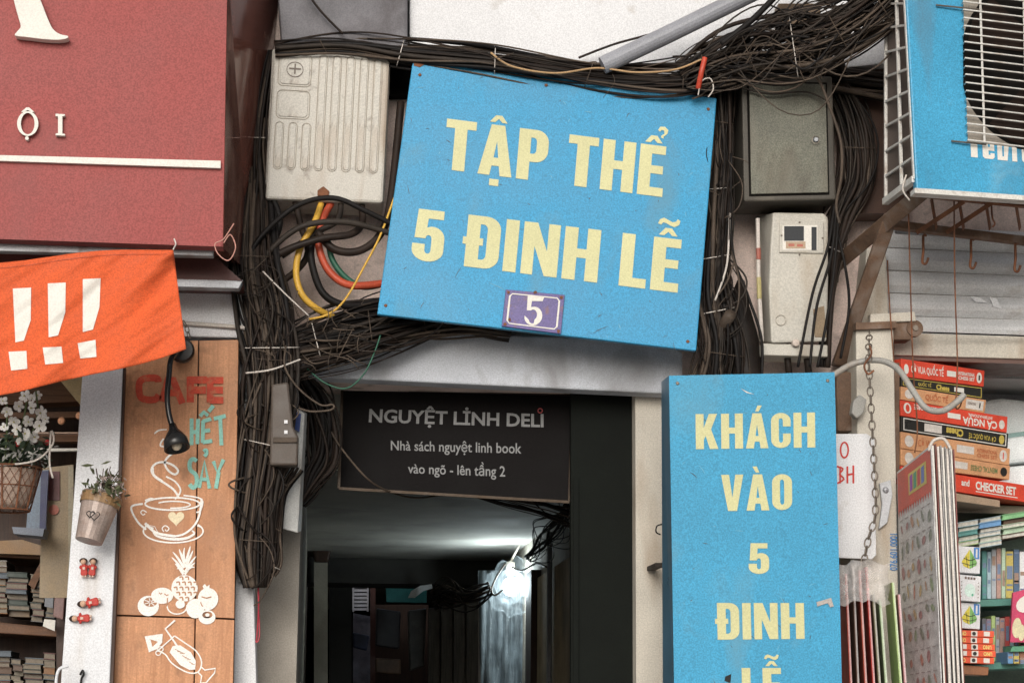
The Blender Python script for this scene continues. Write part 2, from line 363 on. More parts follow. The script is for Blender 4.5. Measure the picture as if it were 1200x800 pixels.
# alley
xW = at(832, 620, Y0).x
yB = 11.6
o = MB().box((xA - .25, Y0 + .9, 0), (xA, 17, 3)).build('alley_wall', m_alley); tag(o, kind='structure')
o = MB().box((xW, Y0 + .301, 0), (xW + .2, 17, 3)).build('alley_wall', m_alley); tag(o, kind='structure')
o = MB().box((xA - .25, Y0 + .22, zLin), (xW + .2, yB + .4, zLin + .15)).build('alley_ceiling', m_ceil); tag(o, kind='structure')
o = MB().box((xA - .25, 13.6, zLin), (xW + .2, 17, zLin + .15)).build('alley_ceiling', m_ceil); tag(o, kind='structure')  # ceiling left open before this piece so sky light reaches the far alley
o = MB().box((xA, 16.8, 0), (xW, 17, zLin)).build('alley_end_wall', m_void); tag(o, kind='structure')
zb = at(500, 655, yB).z
m_beam = mat('dark_beam', (.05, .047, .042), .9, var=.3)  # one even dark colour over the whole beam
o = MB().box((xA + .002, yB, at(500, 684, yB).z), (xW - .002, yB + .4, zLin - .002)).build('alley_beam', m_beam); tag(o, kind='structure')
# shop rooms
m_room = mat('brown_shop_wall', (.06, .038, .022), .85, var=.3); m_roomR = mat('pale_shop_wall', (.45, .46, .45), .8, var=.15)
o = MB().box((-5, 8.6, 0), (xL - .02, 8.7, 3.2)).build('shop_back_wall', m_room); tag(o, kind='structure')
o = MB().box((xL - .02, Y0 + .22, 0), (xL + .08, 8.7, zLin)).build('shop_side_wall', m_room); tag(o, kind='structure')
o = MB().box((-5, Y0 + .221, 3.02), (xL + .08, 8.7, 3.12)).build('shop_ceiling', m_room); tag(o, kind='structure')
o = MB().box((xR - .05, 7.4, 0), (8, 7.5, 3.4)).build('shop_back_wall', m_roomR); tag(o, kind='structure')
o = MB().box((xR - .05, Y0 + .301, 0), (xR + .001, 7.4, zLin - .002)).build('shop_side_wall', m_roomR); tag(o, kind='structure')
o = MB().box((xR - .05, Y0 + .221, zLin + .1), (8, 7.4, zLin + .2)).build('shop_ceiling', m_roomR); tag(o, kind='structure')
# lintel band
o = MB().slab([(352, 385), (770, 398), (800, 412), (800, 462), (352, 441)], 5.52, .078).build('lintel_band', m_lintel, bevel=.006); tag(o, kind='structure')
# upper white panel, grey beam
o = MB().slab([(480, -60), (1060, -60), (1060, 72), (840, 96), (480, 56)], 5.45, .148).build('canopy_panel', m_white, bevel=.004); tag(o, kind='structure')
o = MB().slab([(322, -60), (478, -60), (478, 58), (330, 52)], 5.40, .198).build('canopy_beam', m_conc, bevel=.01); tag(o, kind='structure')
o = MB().rect(330, 54, 1050, 112, 5.56, .038).build('cable_shadow_strip', m_void); tag(o, kind='structure')  # near-black strip painting in the shadow behind the cables
o = MB().slab([(1000, 40), (1060, 40), (1060, 250), (985, 250)], 5.5, .098).build('facade_recess', cm('brown_soot', (.075, .04, .028))); tag(o, kind='structure')
# ---------------- main tilted sign
pS = Plane((484, 70, 5.37), (840, 115, 5.36), (442, 368, 5.32))
t = thing('address_sign', 'large tilted blue metal sign reading TẬP THỂ 5 ĐINH LỄ above the alley', 'sign', at(640, 400, 5.25))
q = [(484, 70), (840, 115), (816, 411), (442, 368)]
MB().prism([pS(*p) for p in q], (0, .022, 0)).build('sign_panel', m_blue, t, bevel=.003)
b = MB()
heavy_text(b, 'TẬP THỂ', [(524, 139), (781, 172), (776, 231), (519, 198)], pS); b.build('lettering', m_yel, t)
b = MB()
heavy_text(b, '5 ĐINH LỄ', [(487, 244), (799, 281), (794, 343), (481, 304)], pS); b.build('lettering', m_yel, t)
b = MB().prism([pS(*p, .001) for p in [(484.5, 71), (496, 72), (497, 76), (492, 79), (485, 77)]], (0, -.001, 0)); b.build('rust_patch', m_rust, t)
def wear(t, pl, x0, y0, x1, y1, n, ins=lambda x, y: True, seed=3):
    random.seed(seed); a_ = MB(); c_ = MB()
    for k in range(n):
        x, y = random.uniform(x0, x1), random.uniform(y0, y1)
        if not ins(x, y): continue
        an = random.uniform(0, 3.14); l = random.expovariate(.25) + 1; b_ = a_ if random.random() < .6 else c_
        b_.ribbon([(x, y), (x + l * math.cos(an) * .6, y + l * math.sin(an) * .5), (x + l * math.cos(an), y + l * math.sin(an))], [.4, random.uniform(.5, 1.1), .3], lambda X, Y: pl(X, Y, .0012))
    tag(a_.build('scratches', cm('pale_scratch_paint', (.12, .36, .5)), t), kind='stuff'); tag(c_.build('stain_flecks', cm('dark_fleck', (.06, .08, .09)), t), kind='stuff')
wear(t, pS, 450, 80, 835, 405, 90, lambda x, y: 70 + (x - 484) * .126 + 4 < y < 368 + (x - 442) * .115 - 5 and 488 - (y - 70) * .13 < x < 836 - (y - 115) * .08)
for x, y in ((492, 88), (830, 128), (452, 358), (806, 400), (640, 100)):
    MB().lathe([(0, .003), (.004, .0025), (.005, 0)], pS(x, y, .0005), pS.n, 10).build('screw', m_rust, t)
t = thing('house_number_plate', 'small purple enamel plate with white number 5 fixed on the tilted blue sign', 'number plate', pS(624, 391, .004))
pq = [(592.8, 339), (661.7, 345.5), (657.3, 391), (588, 382)]
MB().prism([pS(*p, .008) for p in pq], (0, .007, 0)).build('plate', m_purple, t, bevel=.001)
f = quadmap(pq, pS, 1, .0095)
b = MB(); fr = [(.12, .1), (.08, .17), (.08, .83), (.12, .9), (.88, .9), (.92, .83), (.92, .17), (.88, .1)]
b.ribbon(fr, .03, f, True); b.build('border', m_ivory, t)
b = MB()
b.fill([[(.38, .88), (.66, .9), (.64, .78), (.46, .76), (.455, .6)] + arc(.52, .38, .14, .24, 115, -60, 8) + arc(.5, .32, .14, .2, -60, -190, 6) + [(.43, .27)] + arc(.5, .27, .06, .1, 190, 300, 5) + arc(.5, .4, .07, .14, -60, 130, 7) + [(.39, .5)]], f)
b.build('numeral', m_ivory, t)
b = MB()
for (u, v) in ((.05, .93), (.95, .93), (.05, .06), (.95, .06), (.5, .99), (.12, .2)):
    b.fill([[(u + .03 * math.cos(a) * random.uniform(.6, 1.3), v + .045 * math.sin(a) * random.uniform(.6, 1.3)) for a in [k * .785 for k in range(8)]]], lambda x, y: f(x, y) + pS.n * .0006)
tag(b.build('rust_spots', m_rust, t), kind='stuff')
# ---------------- vertical blue sign
t = thing('visitor_sign', 'tall upright blue box sign reading KHÁCH VÀO 5 ĐINH LỄ beside the alley', 'sign', at(885, 845, 5.1))
pV = Plane((786, 440, 5.1), (978, 436, 5.12), (790, 800, 5.1))
fc = [pV(784, 440), pV(978, 436), pV(988, 860), pV(791, 860)]
bk = [at(775, 447, 5.26), at(965, 443, 5.28), at(975, 860, 5.28), at(777, 860, 5.26)]
MB().hexa([p - pV.n * .003 for p in fc] + bk).build('sign_box', m_blueside, t)
MB().prism(fc, -pV.n * .0028).build('sign_panel', m_blue2, t)
for s, qq in (('KHÁCH', [(815, 485), (955, 483), (955.5, 524), (815.5, 526)]), ('VÀO', [(845, 556), (928, 555), (928.5, 597), (845.5, 598.5)]), ('5', [(877, 636), (901, 636), (901.5, 672), (877.5, 672)]),
              ('ĐINH', [(840, 706), (942, 706), (943, 748), (841, 749)]), ('LỄ', [(869, 782), (915, 782), (916, 824), (870, 824)])):
    b = MB(); heavy_text(b, s, qq, pV); b.build('lettering', m_yel, t)
b = MB()
b.prism([pV(*p, .004) for p in [(957, 705), (974, 700), (977, 710), (973, 711), (970, 706), (958, 710)]], (0, .003, 0))
b.build('peeling_tape', cm('old_tape', (.4, .36, .33)), t)
b = MB().prism([pV(*p, .0015) for p in [(850, 792), (857, 789), (856, 800), (849, 797)]], (0, .001, 0)).build('dark_scuff', m_black, t)
b = MB().prism([pV(*p, .0015) for p in [(868, 455), (876, 459), (884, 462), (875, 460)]], (0, .001, 0)).build('pale_scratch', m_ivory, t)
wear(t, pV, 792, 446, 972, 860, 70, seed=4)
for x, y in ((794, 449), (970, 446)): MB().lathe([(0, .003), (.004, .0025), (.005, 0)], pV(x, y, .0005), pV.n, 10).build('screw', m_chain, t)
# ---------------- red shop sign
t = thing('red_shop_sign', 'large dusty red shop sign with white serif letters, upper left corner', 'sign', at(130, 288, 5.0))
pR = Plane((0, 280, 5.0), (262, 288, 5.0), (0, 0, 5.0))
q = [(-150, -40), (266.5, -40), (261, 289), (-150, 275)]
MB().slab(q, 5.0, .05).build('sign_panel', m_redsign, t)
MB().hexa([at(267, -40, 5.006), at(330, -40, 5.585), at(293, 322, 5.585), at(262, 290, 5.006), at(200, -40, 5.052), at(200, -40, 5.59), at(200, 330, 5.59), at(200, 290, 5.052)]).build('side_panel', m_redside, t)
b = MB().slab([(-150, 178), (258.5, 188.5), (258.5, 197), (-150, 183.5)], 4.988, .0115); b.build('white_line', m_ivory, t)
# serif letters: foot of a big A, O with circumflex and dot, I
b = MB()
foot = cr([(14, -8), (19, 12), (23, 26), (24, 32), (19, 38), (18, 42), (34, 44), (50, 46), (68, 47), (79, 45), (79, 42), (70, 40), (62, 34), (56, 22), (49, 4), (44, -8)], 3)
b.slab(foot, 4.97, .028); b.build('letter', m_ivory, t, bevel=.002)
b = MB()
out = ell(32.5, 145, 12.5, 14.5, 28); inn = ell(32.5, 145, 8, 12.5, 28)
mp = lambda x, y: at(x, y, 4.985)
b.fill([out, inn], mp)
for l in (out, inn):
    for k in range(28):
        p, r_ = l[k], l[(k + 1) % 28]; b.poly([at(*p, 4.985), at(*r_, 4.985), at(*r_, 4.999), at(*p, 4.999)])
b.slab([(25, 131), (31, 126), (34, 126), (40, 131), (37, 131.5), (32.5, 129), (28, 131.5)], 4.985, .014)
b.slab([(x, y) for x, y in ell(31.5, 162, 2.2, 2.2, 10)], 4.985, .014)
b.build('letter', m_ivory, t)
b = MB().slab([(65, 133.5), (76, 134), (76, 136), (73, 136.5), (73, 156.5), (76, 157), (76, 159), (65, 158.5), (65, 157), (68, 156), (68, 136.5), (65, 136)], 4.985, .014)
b.build('letter', m_ivory, t)
# steel rail below
t = thing('sign_rail', 'grey square steel rail directly under the red shop sign', 'rail', at(110, 300, 5.06))
MB().slab([(-150, 280), (250, 289), (250, 300), (-150, 291)], 5.052, .03).build('bar', m_steel, t, bevel=.002)
t = thing('awning_rail', 'short grey steel bar above the white pillar, behind the orange banner', 'rail', at(230, 336, 5.2))
MB().slab([(-150, 318), (285, 328), (280, 338), (-150, 328)], 5.2, .04).build('bar', m_steel, t, bevel=.002)
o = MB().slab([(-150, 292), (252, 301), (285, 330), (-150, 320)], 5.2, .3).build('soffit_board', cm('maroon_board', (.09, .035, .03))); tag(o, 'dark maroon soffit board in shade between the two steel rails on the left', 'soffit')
# ---------------- orange banner
bw, bh = 110, 50
def banner(u, v):
    u = max(u, 1e-4)
    tx = -60 + (203 + 60) * u; ty = 309 + (291 - 309) * u + 3 * math.sin(u * 7)
    bx = -60 + (218 + 60) * u; by = 466 + (408 - 466) * (u ** 1.6) + 2 * math.sin(u * 9)
    x = tx + (bx - tx) * v; y = ty + (by - ty) * v
    fold = .010 * math.sin((u * 9 + v * 2.2) * 1.9 + 1) * (.3 + v * .7) - .022 * math.exp(-((v - (1.0 - u) * 1.6) / .09) ** 2) * u ** 2 + .013 * math.exp(-((v - .18 - (1.0 - u) * 2.1) / .1) ** 2) * u ** 2
    fold += .0022 * math.sin(u * 30 + v * 26 + math.sin(u * 9) * 2) + .0012 * math.sin(u * 52 + v * 55 + math.sin(v * 8) * 2)
    return x, y, 4.93 + fold - .03 * v
t = thing('orange_banner', 'hanging orange cloth banner with three white exclamation marks', 'banner', at(100, 455, 4.92))
b = MB(); 
for j in range(bh + 1):
    for i in range(bw + 1): b.v.append(at(*banner(i / bw, j / bh)))
for j in range(bh):
    for i in range(bw): b.f.append((j*(bw+1)+i, j*(bw+1)+i+1, (j+1)*(bw+1)+i+1, (j+1)*(bw+1)+i))
o = b.build('cloth', m_orange, t, smooth=True); sm = o.modifiers.new('thick', 'SOLIDIFY'); sm.thickness = .002; sm.offset = 0
# surface lookup: the cloth behind a picture point
def onb(x, y):
    u, v = .6, .5
    for _ in range(12):
        a = banner(u, v); e = 1e-3; bu = banner(u + e, v); bv = banner(u, v + e)
        J = Matrix((((bu[0] - a[0]) / e, (bv[0] - a[0]) / e), ((bu[1] - a[1]) / e, (bv[1] - a[1]) / e))); d = J.inverted() @ Vector((x - a[0], y - a[1])); u += d[0]; v += d[1]
    return at(x, y, banner(u, v)[2] - .0035)
def strip(mb, tl, tr, br, bl, n=12):
    i0 = len(mb.v); c_ = 9
    for k in range(n + 1):
        s = k / n
        for i in range(c_):
            r_ = i / (c_ - 1); X = [(tl[q_] + (bl[q_] - tl[q_]) * s) * (1 - r_) + (tr[q_] + (br[q_] - tr[q_]) * s) * r_ for q_ in (0, 1)]; mb.v.append(onb(*X))
    for k in range(n):
        for i in range(c_ - 1): a = i0 + c_ * k + i; mb.f.append((a, a + 1, a + c_ + 1, a + c_))
for (tl, tr, m1, br, bl, d) in (((15, 338), (36.5, 337), (36, 375), (28, 399), (18, 401), [(10, 412), (31, 411), (32, 432), (13, 434)]), ((56, 332), (77, 331), (76.5, 366), (68, 393), (57, 395), [(50, 407), (72, 406), (74, 425), (53, 427)]), ((97, 327), (118, 326), (116.5, 360), (109, 386), (97, 389), [(91, 402), (112, 398), (113, 418), (94, 420)])):
    b = MB(); mid_l = (tl[0] + (bl[0] - tl[0]) * .55, tl[1] + (bl[1] - tl[1]) * .55)
    strip(b, tl, tr, m1, mid_l); strip(b, mid_l, m1, br, bl); strip(b, d[0], d[1], d[2], d[3], 5)
    b.build('exclamation_mark', m_ivory, t, smooth=True)
MB().tube(path3([(203, 292, 4.93), (206, 286, 4.97), (204, 280, 4.99)], 4), .002, 5).build('tie_string', m_ivory, t)
b = MB(); b.ribbon([banner(.03 + .94 * k / 30, .04)[:2] for k in range(31)], .5, onb); tag(b.build('hem_stitch', cm('stitch_orange', (.35, .06, .02)), t), kind='stuff')
# ---------------- left pillar, wooden board
t = thing('white_pillar', 'white plastered pillar with chipped cap behind the wooden cafe board', 'pillar', at(245, 820, 5.42))
MB().slab([(206, 338), (286, 340), (290, 352), (286, 396), (208, 394)], 5.36, .23).build('cap', m_white, t, bevel=.004)
MB().slab([(200, 380), (288, 378), (302, 850), (190, 850)], 5.42, .17).build('shaft', m_white, t, bevel=.003)
MB().tube(path3([(205, 378, 5.35), (250, 381, 5.35), (285, 384, 5.35), (291, 388, 5.38)]), .006).build('white_cable', m_cwht, t, smooth=True)
t = thing('cafe_board', 'upright pine cafe board painted with cup, pineapple and cocktail drawings', 'sign board', at(205, 850, 5.33))
YB = 5.33
MB().slab([(146, 400), (232, 399), (228, 722), (228, 722.5), (134, 719.5)], YB, .02).build('plank', m_wood, t, bevel=.0012)
MB().slab([(233.5, 399), (279.5, 398), (274.5, 724), (229.5, 722)], YB + .0015, .02).build('plank', m_wood, t, bevel=.0012)
MB().slab([(134, 721.5), (228, 724.2), (226, 850), (130, 850)], YB + .001, .02).build('plank', m_wood, t, bevel=.0012)
MB().slab([(229.5, 724), (274.5, 726), (272, 850), (227.5, 850)], YB, .02).build('plank', m_wood, t, bevel=.0012)
MB().slab([(141, 402), (147, 401), (134, 850), (125, 850)], YB + .01, .03).build('edge_strip', m_wood2, t)
MB().slab([(143, 400), (281, 398), (273, 850), (128, 850)], YB + .025, .02).build('backing', m_wood2, t)
mb_ = lambda x, y: at(x, y, YB - .0022)
def C1(x, y): return (130 + x / 4, 400 + y / 4)
def C2(x, y): return (130 + x / 4, 600 + y / 4)
def stroke(b, pts, wd, tf=None, smooth=4, z=0.):
    P = [tf(*p) for p in pts] if tf else pts
    if smooth: P = cr(P, smooth)
    b.ribbon(P, wd, lambda x, y: at(x, y, YB - .0022 - z))
# steam + cup
b = MB()
stroke(b, [(262, 412), (225, 416), (203, 432)], [1, 1.4, 1.6, 1.8, 2, 2, 2, 1.6, 1], C1, 4)
stroke(b, [(248, 455), (236, 470), (232, 488), (250, 492)], 2, C1, 4, .0004)
stroke(b, [(335, 508), (300, 518), (268, 540), (252, 570), (270, 605), (300, 622), (315, 605), (292, 580), (250, 565), (210, 572), (190, 600), (205, 632), (250, 662), (290, 690), (310, 715), (318, 735)], 2.5, C1, 4, .0002)
stroke(b, [(195, 590), (200, 625), (240, 655)], 3.2, C1, 4, .0006)
stroke(b, [(258, 632), (300, 655), (325, 690), (320, 715), (300, 738)], 2, C1, 4, .0008)
b.build('steam_drawing', m_paint_w, t)
b = MB()
b.ribbon(ell(202, 590, 32, 7.3, 36), 2, mb_, True); b.ribbon(ell(203, 591, 20, 4, 26, -150, 100), 1.6, lambda x, y: at(x, y, YB - .0026))
stroke(b, [(340, 720), (425, 738), (420, 790), (400, 800)], 1.8, C1, 4, .0006)
stroke(b, [(425, 735), (415, 810), (390, 862), (345, 900), (300, 912)], 2.4, C1, 5, .001)
stroke(b, [(150, 760), (100, 770), (100, 800), (130, 850), (165, 880)], 2.3, C1, 5, .0004)
stroke(b, [(160, 745), (185, 735), (200, 738)], 2, C1, 3, .0012)
stroke(b, [(160, 850), (190, 880), (225, 900), (300, 912)], 3, C1, 5, .0014)
stroke(b, [(168, 800), (150, 790), (140, 800), (150, 812), (160, 806)], 1.3, C1, 4, .0002)
stroke(b, [(160, 60), (205, 66), (225, 98), (300, 108)], .5, C2, 2, .0016)
b.build('cup_drawing', m_paint_w, t)
b = MB()
b.ribbon(ell(203, 622, 35, 13.5, 40, -35, 215), 1.8, mb_)
stroke(b, [(160, 60), (200, 75)], 1.8, C2, 0, .0004); stroke(b, [(405, 62), (425, 70)], 1.6, C2, 0, .0004)
b.ribbon(cr([C2(*p) for p in [(195, 85), (215, 110), (280, 125), (350, 122), (390, 100), (380, 85)]], 4), [1.6 + 1.6 * math.sin(k / 20 * math.pi) for k in range(21)], lambda x, y: at(x, y, YB - .003))
stroke(b, [(248, 90), (240, 75), (255, 62), (272, 75), (262, 88), (254, 80)], 1.3, C2, 4, .0012)
b.build('saucer_drawing', m_paint_w, t)
def heart(cx, cy, s): return [(cx + s * 16 * math.sin(a) ** 3 / 16, cy - s * (13 * math.cos(a) - 5 * math.cos(2 * a) - 2 * math.cos(3 * a) - math.cos(4 * a)) / 16) for a in [k * math.pi / 12 for k in range(24)]]
b = MB().fill([heart(206.5, 606.5, 9.5)], mb_); b.build('heart_drawing', cm('cream_paint', (.68, .58, .38)), t)
# fruit
b = MB()
blob = lambda cx, cy, rx, ry, n=22: [C2(x, y) for x, y in ell(cx, cy, rx, ry, n)]
b.fill([blob(345, 355, 62, 62)] , mb_)
b.fill([blob(175, 438, 50, 48), blob(185, 420, 36, 26)], lambda x, y: at(x, y, YB - .0026))
b.ribbon(blob(185, 420, 34, 24), 1, lambda x, y: at(x, y, YB - .0028), True)
for k in range(7):
    a = k * .9; b.ribbon([C2(185 + 5 * math.cos(a), 420 + 4 * math.sin(a)), C2(185 + 30 * math.cos(a), 420 + 20 * math.sin(a))], 1, lambda x, y: at(x, y, YB - .003))
b.fill([blob(240, 390, 52, 38)], lambda x, y: at(x, y, YB - .0032))
b.fill([blob(455, 405, 48, 52)], lambda x, y: at(x, y, YB - .0024)); b.fill([blob(395, 450, 42, 46)], lambda x, y: at(x, y, YB - .0034))
b.fill([blob(450, 490, 40, 34), blob(452, 480, 24, 16)], lambda x, y: at(x, y, YB - .0036)); b.fill([blob(452, 480, 10, 8)], lambda x, y: at(x, y, YB - .0036))
b.ribbon([C2(*p) for p in ell(310, 440, 46, 36, 24, -10, 190)], 1.5, lambda x, y: at(x, y, YB - .0038)); b.fill([blob(325, 430, 22, 20)], lambda x, y: at(x, y, YB - .0038))
b.fill([[C2(*p) for p in [(430, 345), (440, 335), (450, 348), (462, 338), (462, 356), (435, 358)]]], lambda x, y: at(x, y, YB - .003))
b.build('fruit_drawing', m_paint_w, t)
b = MB()
for k, (ax, ay, ex, ey) in enumerate([(340, 290, 300, 240), (345, 290, 395, 235), (342, 280, 285, 210), (348, 278, 400, 205), (343, 260, 290, 185), (350, 258, 385, 178), (345, 240, 320, 172), (350, 235, 372, 158), (345, 250, 345, 165), (340, 275, 310, 265), (350, 275, 392, 258)]):
    mx_, my = (ax + ex) / 2 + (4 if ex > ax else -4), (ay + ey) / 2 - 10
    b.ribbon(cr([C2(ax, ay), C2(mx_, my), C2(ex, ey)], 4), [3, 3, 3, 2.8, 2.6, 2.2, 1.8, 1.2, .5], lambda x, y, k=k: at(x, y, YB - .0023 - .0002 * k))
b.build('pineapple_leaf_drawing', m_paint_w, t)
b = MB()
for j in range(5):
    for i in range(4):
        cx = 302 + i * 27 + (j % 2) * 12; cy = 310 + j * 24
        if (cx - 345) ** 2 + (cy - 355) ** 2 < 58 ** 2: b.ribbon(cr([C2(cx - 8, cy - 6), C2(cx + 6, cy - 8), C2(cx + 8, cy + 7)], 3), 1.7, lambda x, y: at(x, y, YB - .0031))
for (p, q_) in (((425, 395), (470, 395)), ((420, 420), (432, 440)), ((250, 380), (270, 385)), ((225, 375), (240, 378)), ((265, 400), (262, 440))):
    b.ribbon([C2(*p), C2((p[0]+q_[0])/2, (p[1]+q_[1])/2 + 6), C2(*q_)], 1.3, lambda x, y: at(x, y, YB - .0042))
b.build('drawing_gaps', cm('pine_gap', (.4, .2, .1)), t)
# cocktail
b = MB()
gl = [(298, 578), (345, 610), (400, 650), (425, 700), (410, 745), (370, 752), (320, 730), (280, 700), (255, 665), (215, 645)]
stroke(b, gl, 1.6, C2, 4)
stroke(b, [(215, 652), (298, 578)], 1.5, C2, 0, .0004)
b.fill([[C2(*p) for p in [(275, 655), (290, 625), (325, 622), (375, 655), (398, 695), (395, 735), (370, 738), (325, 715)]]], lambda x, y: at(x, y, YB - .0028))
stroke(b, [(300, 505), (255, 545), (290, 595), (320, 640)], 2.2, C2, 0, .001)
b.fill([[C2(*p) for p in [(158, 580), (243, 568), (240, 610), (215, 640), (178, 655)]], [C2(*p) for p in [(185, 595), (220, 605), (195, 630)]]], mb_)
b.ribbon(blob(232, 640, 13, 12, 12), 1.2, lambda x, y: at(x, y, YB - .0032), True); b.ribbon(blob(222, 658, 12, 11, 12), 1.2, lambda x, y: at(x, y, YB - .0034), True)
stroke(b, [(405, 745), (425, 765), (420, 798), (445, 798), (485, 752), (490, 730), (440, 738), (425, 725)], 1.7, C2, 0, .0006)
b.build('cocktail_drawing', m_paint_w, t)
b = MB()
for k in range(8): b.ribbon([C2(300 + k * 11, 640 + k * 10), C2(330 + k * 9, 655 + k * 9 - (k % 3) * 6)], .7, lambda x, y: at(x, y, YB - .0034))
b.build('drawing_gaps', MATS['pine_gap'], t)
# painted words
def letters(b, L_, wd, m=None):
    for k, (pts, sm_) in enumerate(L_):
        P = [C1(*p) for p in pts]
        if sm_: P = cr(P, 4)
        b.ribbon(P, wd, lambda x, y, k=k: at(x, y, YB - .0024 - .00025 * k))
b = MB()
letters(b, [([(222, 190), (215, 172), (165, 172), (135, 190), (133, 240), (150, 268), (205, 272), (225, 250)], 1)], 8)
letters(b, [([(240, 280), (270, 172), (290, 175), (335, 290)], 0), ([(262, 240), (310, 240)], 0)], 8)
letters(b, [([(372, 285), (372, 165)], 0), ([(362, 180), (450, 180)], 0), ([(372, 228), (445, 228)], 0)], 8.5)
letters(b, [([(465, 285), (465, 168)], 0), ([(458, 182), (527, 182)], 0), ([(465, 228), (525, 228)], 0), ([(465, 275), (527, 275)], 0)], 8)
b.build('cafe_lettering', m_paint_r, t)
b = MB()
letters(b, [([(378, 360), (378, 485)], 0), ([(378, 425), (412, 422)], 0), ([(408, 362), (405, 480)], 0)], 4.6)
letters(b, [([(432, 370), (430, 475)], 0), ([(430, 374), (470, 362)], 0), ([(430, 420), (465, 415)], 0), ([(430, 472), (475, 465)], 0)], 4.6)
letters(b, [([(482, 362), (538, 348)], 0), ([(512, 358), (518, 486)], 0), ([(418, 350), (436, 330), (455, 348)], 0), ([(458, 328), (480, 300)], 0)], 4.6)
letters(b, [([(402, 560), (385, 550), (370, 565), (372, 600), (398, 625), (402, 665), (385, 685), (368, 668)], 1)], 5)
letters(b, [([(414, 685), (438, 560), (462, 688)], 0), ([(422, 645), (455, 645)], 0), ([(434, 515), (446, 508), (448, 525), (438, 538)], 1)], 4.4)
letters(b, [([(480, 560), (500, 615), (528, 552)], 0), ([(505, 610), (492, 688)], 0)], 4.6)
b.build('teal_lettering', m_paint_t, t)
# gooseneck lamp
t = thing('gooseneck_lamp', 'black gooseneck lamp hanging in front of the cafe board', 'lamp', at(205, 527, 5.2))
MB().lathe([(0, 0), (.03, 0), (.033, .004), (.033, .02), (.028, .028), (0, .028)], at(214, 412, 5.30), (0, -1, 0)).build('mount', m_black, t, smooth=False)
MB().tube(path3([(212, 410, 5.27), (201, 420, 5.2), (198, 440, 5.18), (196, 465, 5.18), (198, 485, 5.18), (202, 500, 5.18)]), .0075, 8).build('neck', m_black, t, smooth=True)
hp = at(202, 497, 5.18); hq = at(208, 527, 5.16); ax = hq - hp; L_ = ax.length
MB().lathe([(0, 0), (.009, 0), (.012, L_ * .2), (.02, L_ * .35), (.031, L_ * .6), (.034, L_ * .95), (.032, L_ * .96), (.026, L_ * .6), (0, L_ * .5)], hp, ax, 24).build('shade', m_black, t, smooth=True)
MB().ball(hp + ax * .82, .014).build('bulb', cm('lamp_glass', (.6, .52, .4), rough=.1), t, smooth=True)
def chain(name, label, pts, lr=.007, wr=.0016, group=None, m=None):
    t = thing(name, label, 'chain', at(*pts[-1]), group)
    P = [at(*p) for p in cr(pts, 10)]; L_ = [0]
    for a, c in zip(P, P[1:]): L_.append(L_[-1] + (c - a).length)
    n = max(3, int(L_[-1] / (lr * 2.7)))
    for k in range(n):
        s = (k + .5) / n * L_[-1]; j = next(i for i in range(1, len(L_)) if L_[i] >= s); d = (P[j] - P[j - 1]).normalized(); c = P[j - 1] + d * (s - L_[j - 1])
        side = d.cross(Vector((0, 1, 0))).normalized() if k % 2 else Vector((0, 1, 0)); side = (side * math.cos(.5) + d.cross(side) * math.sin(.5))
        ring = [c + d * (lr * 1.7 * math.cos(a)) + side * (lr * math.sin(a)) for a in [2 * math.pi * i / 10 for i in range(11)]]
        MB().tube(ring, wr, 5, False).build('link', m or m_chain, t, smooth=True)
    return t
chain('lamp_chain', 'short rusty chain above the black gooseneck lamp', [(215, 376, 5.3), (219, 385, 5.3), (222, 396, 5.3)], .006)
# ---------------- cream meter cabinet
t = thing('meter_cabinet', 'cream ribbed plastic meter cabinet left of the tilted blue sign', 'cabinet', at(384, 237, 5.42))
pC = flat(5.40)
fq = [(321, 58), (457, 67), (449, 238), (311, 233)]
MB().slab([(319, 57), (458, 66), (450, 239), (310, 234)], 5.44, .15).build('case', m_cream, t, bevel=.006)
MB().slab(fq, 5.40, .038).build('door', m_cream, t, bevel=.008)
fC = quadmap(fq, flat(5.399), 1)
def rrect(u0, v0, u1, v1, r, asp=1.25, n=5):
    rv = r / asp * 1.0
    return arc(u0 + r, v0 + rv, r, rv, 180, 270, n) + arc(u1 - r, v0 + rv, r, rv, 270, 360, n) + arc(u1 - r, v1 - rv, r, rv, 0, 90, n) + arc(u0 + r, v1 - rv, r, rv, 90, 180, n)
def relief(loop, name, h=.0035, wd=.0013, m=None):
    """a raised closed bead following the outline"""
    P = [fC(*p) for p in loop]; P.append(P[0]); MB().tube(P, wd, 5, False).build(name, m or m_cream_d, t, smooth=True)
def pad(loop, name): MB().prism([fC(*p) + Vector((0, -.0018, 0)) for p in loop], (0, .003, 0)).build(name, m_cream, t, bevel=.0012)
for (u0, v0, u1, v1) in ((.05, .76, .33, .98), (.05, .54, .33, .73)):
    relief(rrect(u0, v0, u1, v1, .04), 'frame_relief'); pad(rrect(u0 + .015, v0 + .012, u1 - .015, v1 - .012, .03), 'frame_panel')
for u in (.05, .165, .28): relief(rrect(u, .2, u + .072, .515, .035), 'rib_relief'); pad(rrect(u + .012, .21, u + .06, .505, .023), 'rib')
for k in range(5): u = .395 + k * .118; relief(rrect(u, .2, u + .072, .985, .035), 'rib_relief'); pad(rrect(u + .012, .21, u + .06, .975, .023), 'rib')
b = MB(); b.ribbon([(.14, .875), (.24, .875)], .012, lambda u, v: fC(u, v) + Vector((0, -.003, 0))); b.ribbon([(.19, .84), (.19, .91)], .012, lambda u, v: fC(u, v) + Vector((0, -.0034, 0)))
b.ribbon(arc(.19, .87, .07, .05, 0, 360, 20), .006, lambda u, v: fC(u, v) + Vector((0, -.0032, 0))); b.build('cross_mark', cm('brown_ink', (.12, .09, .07)), t)
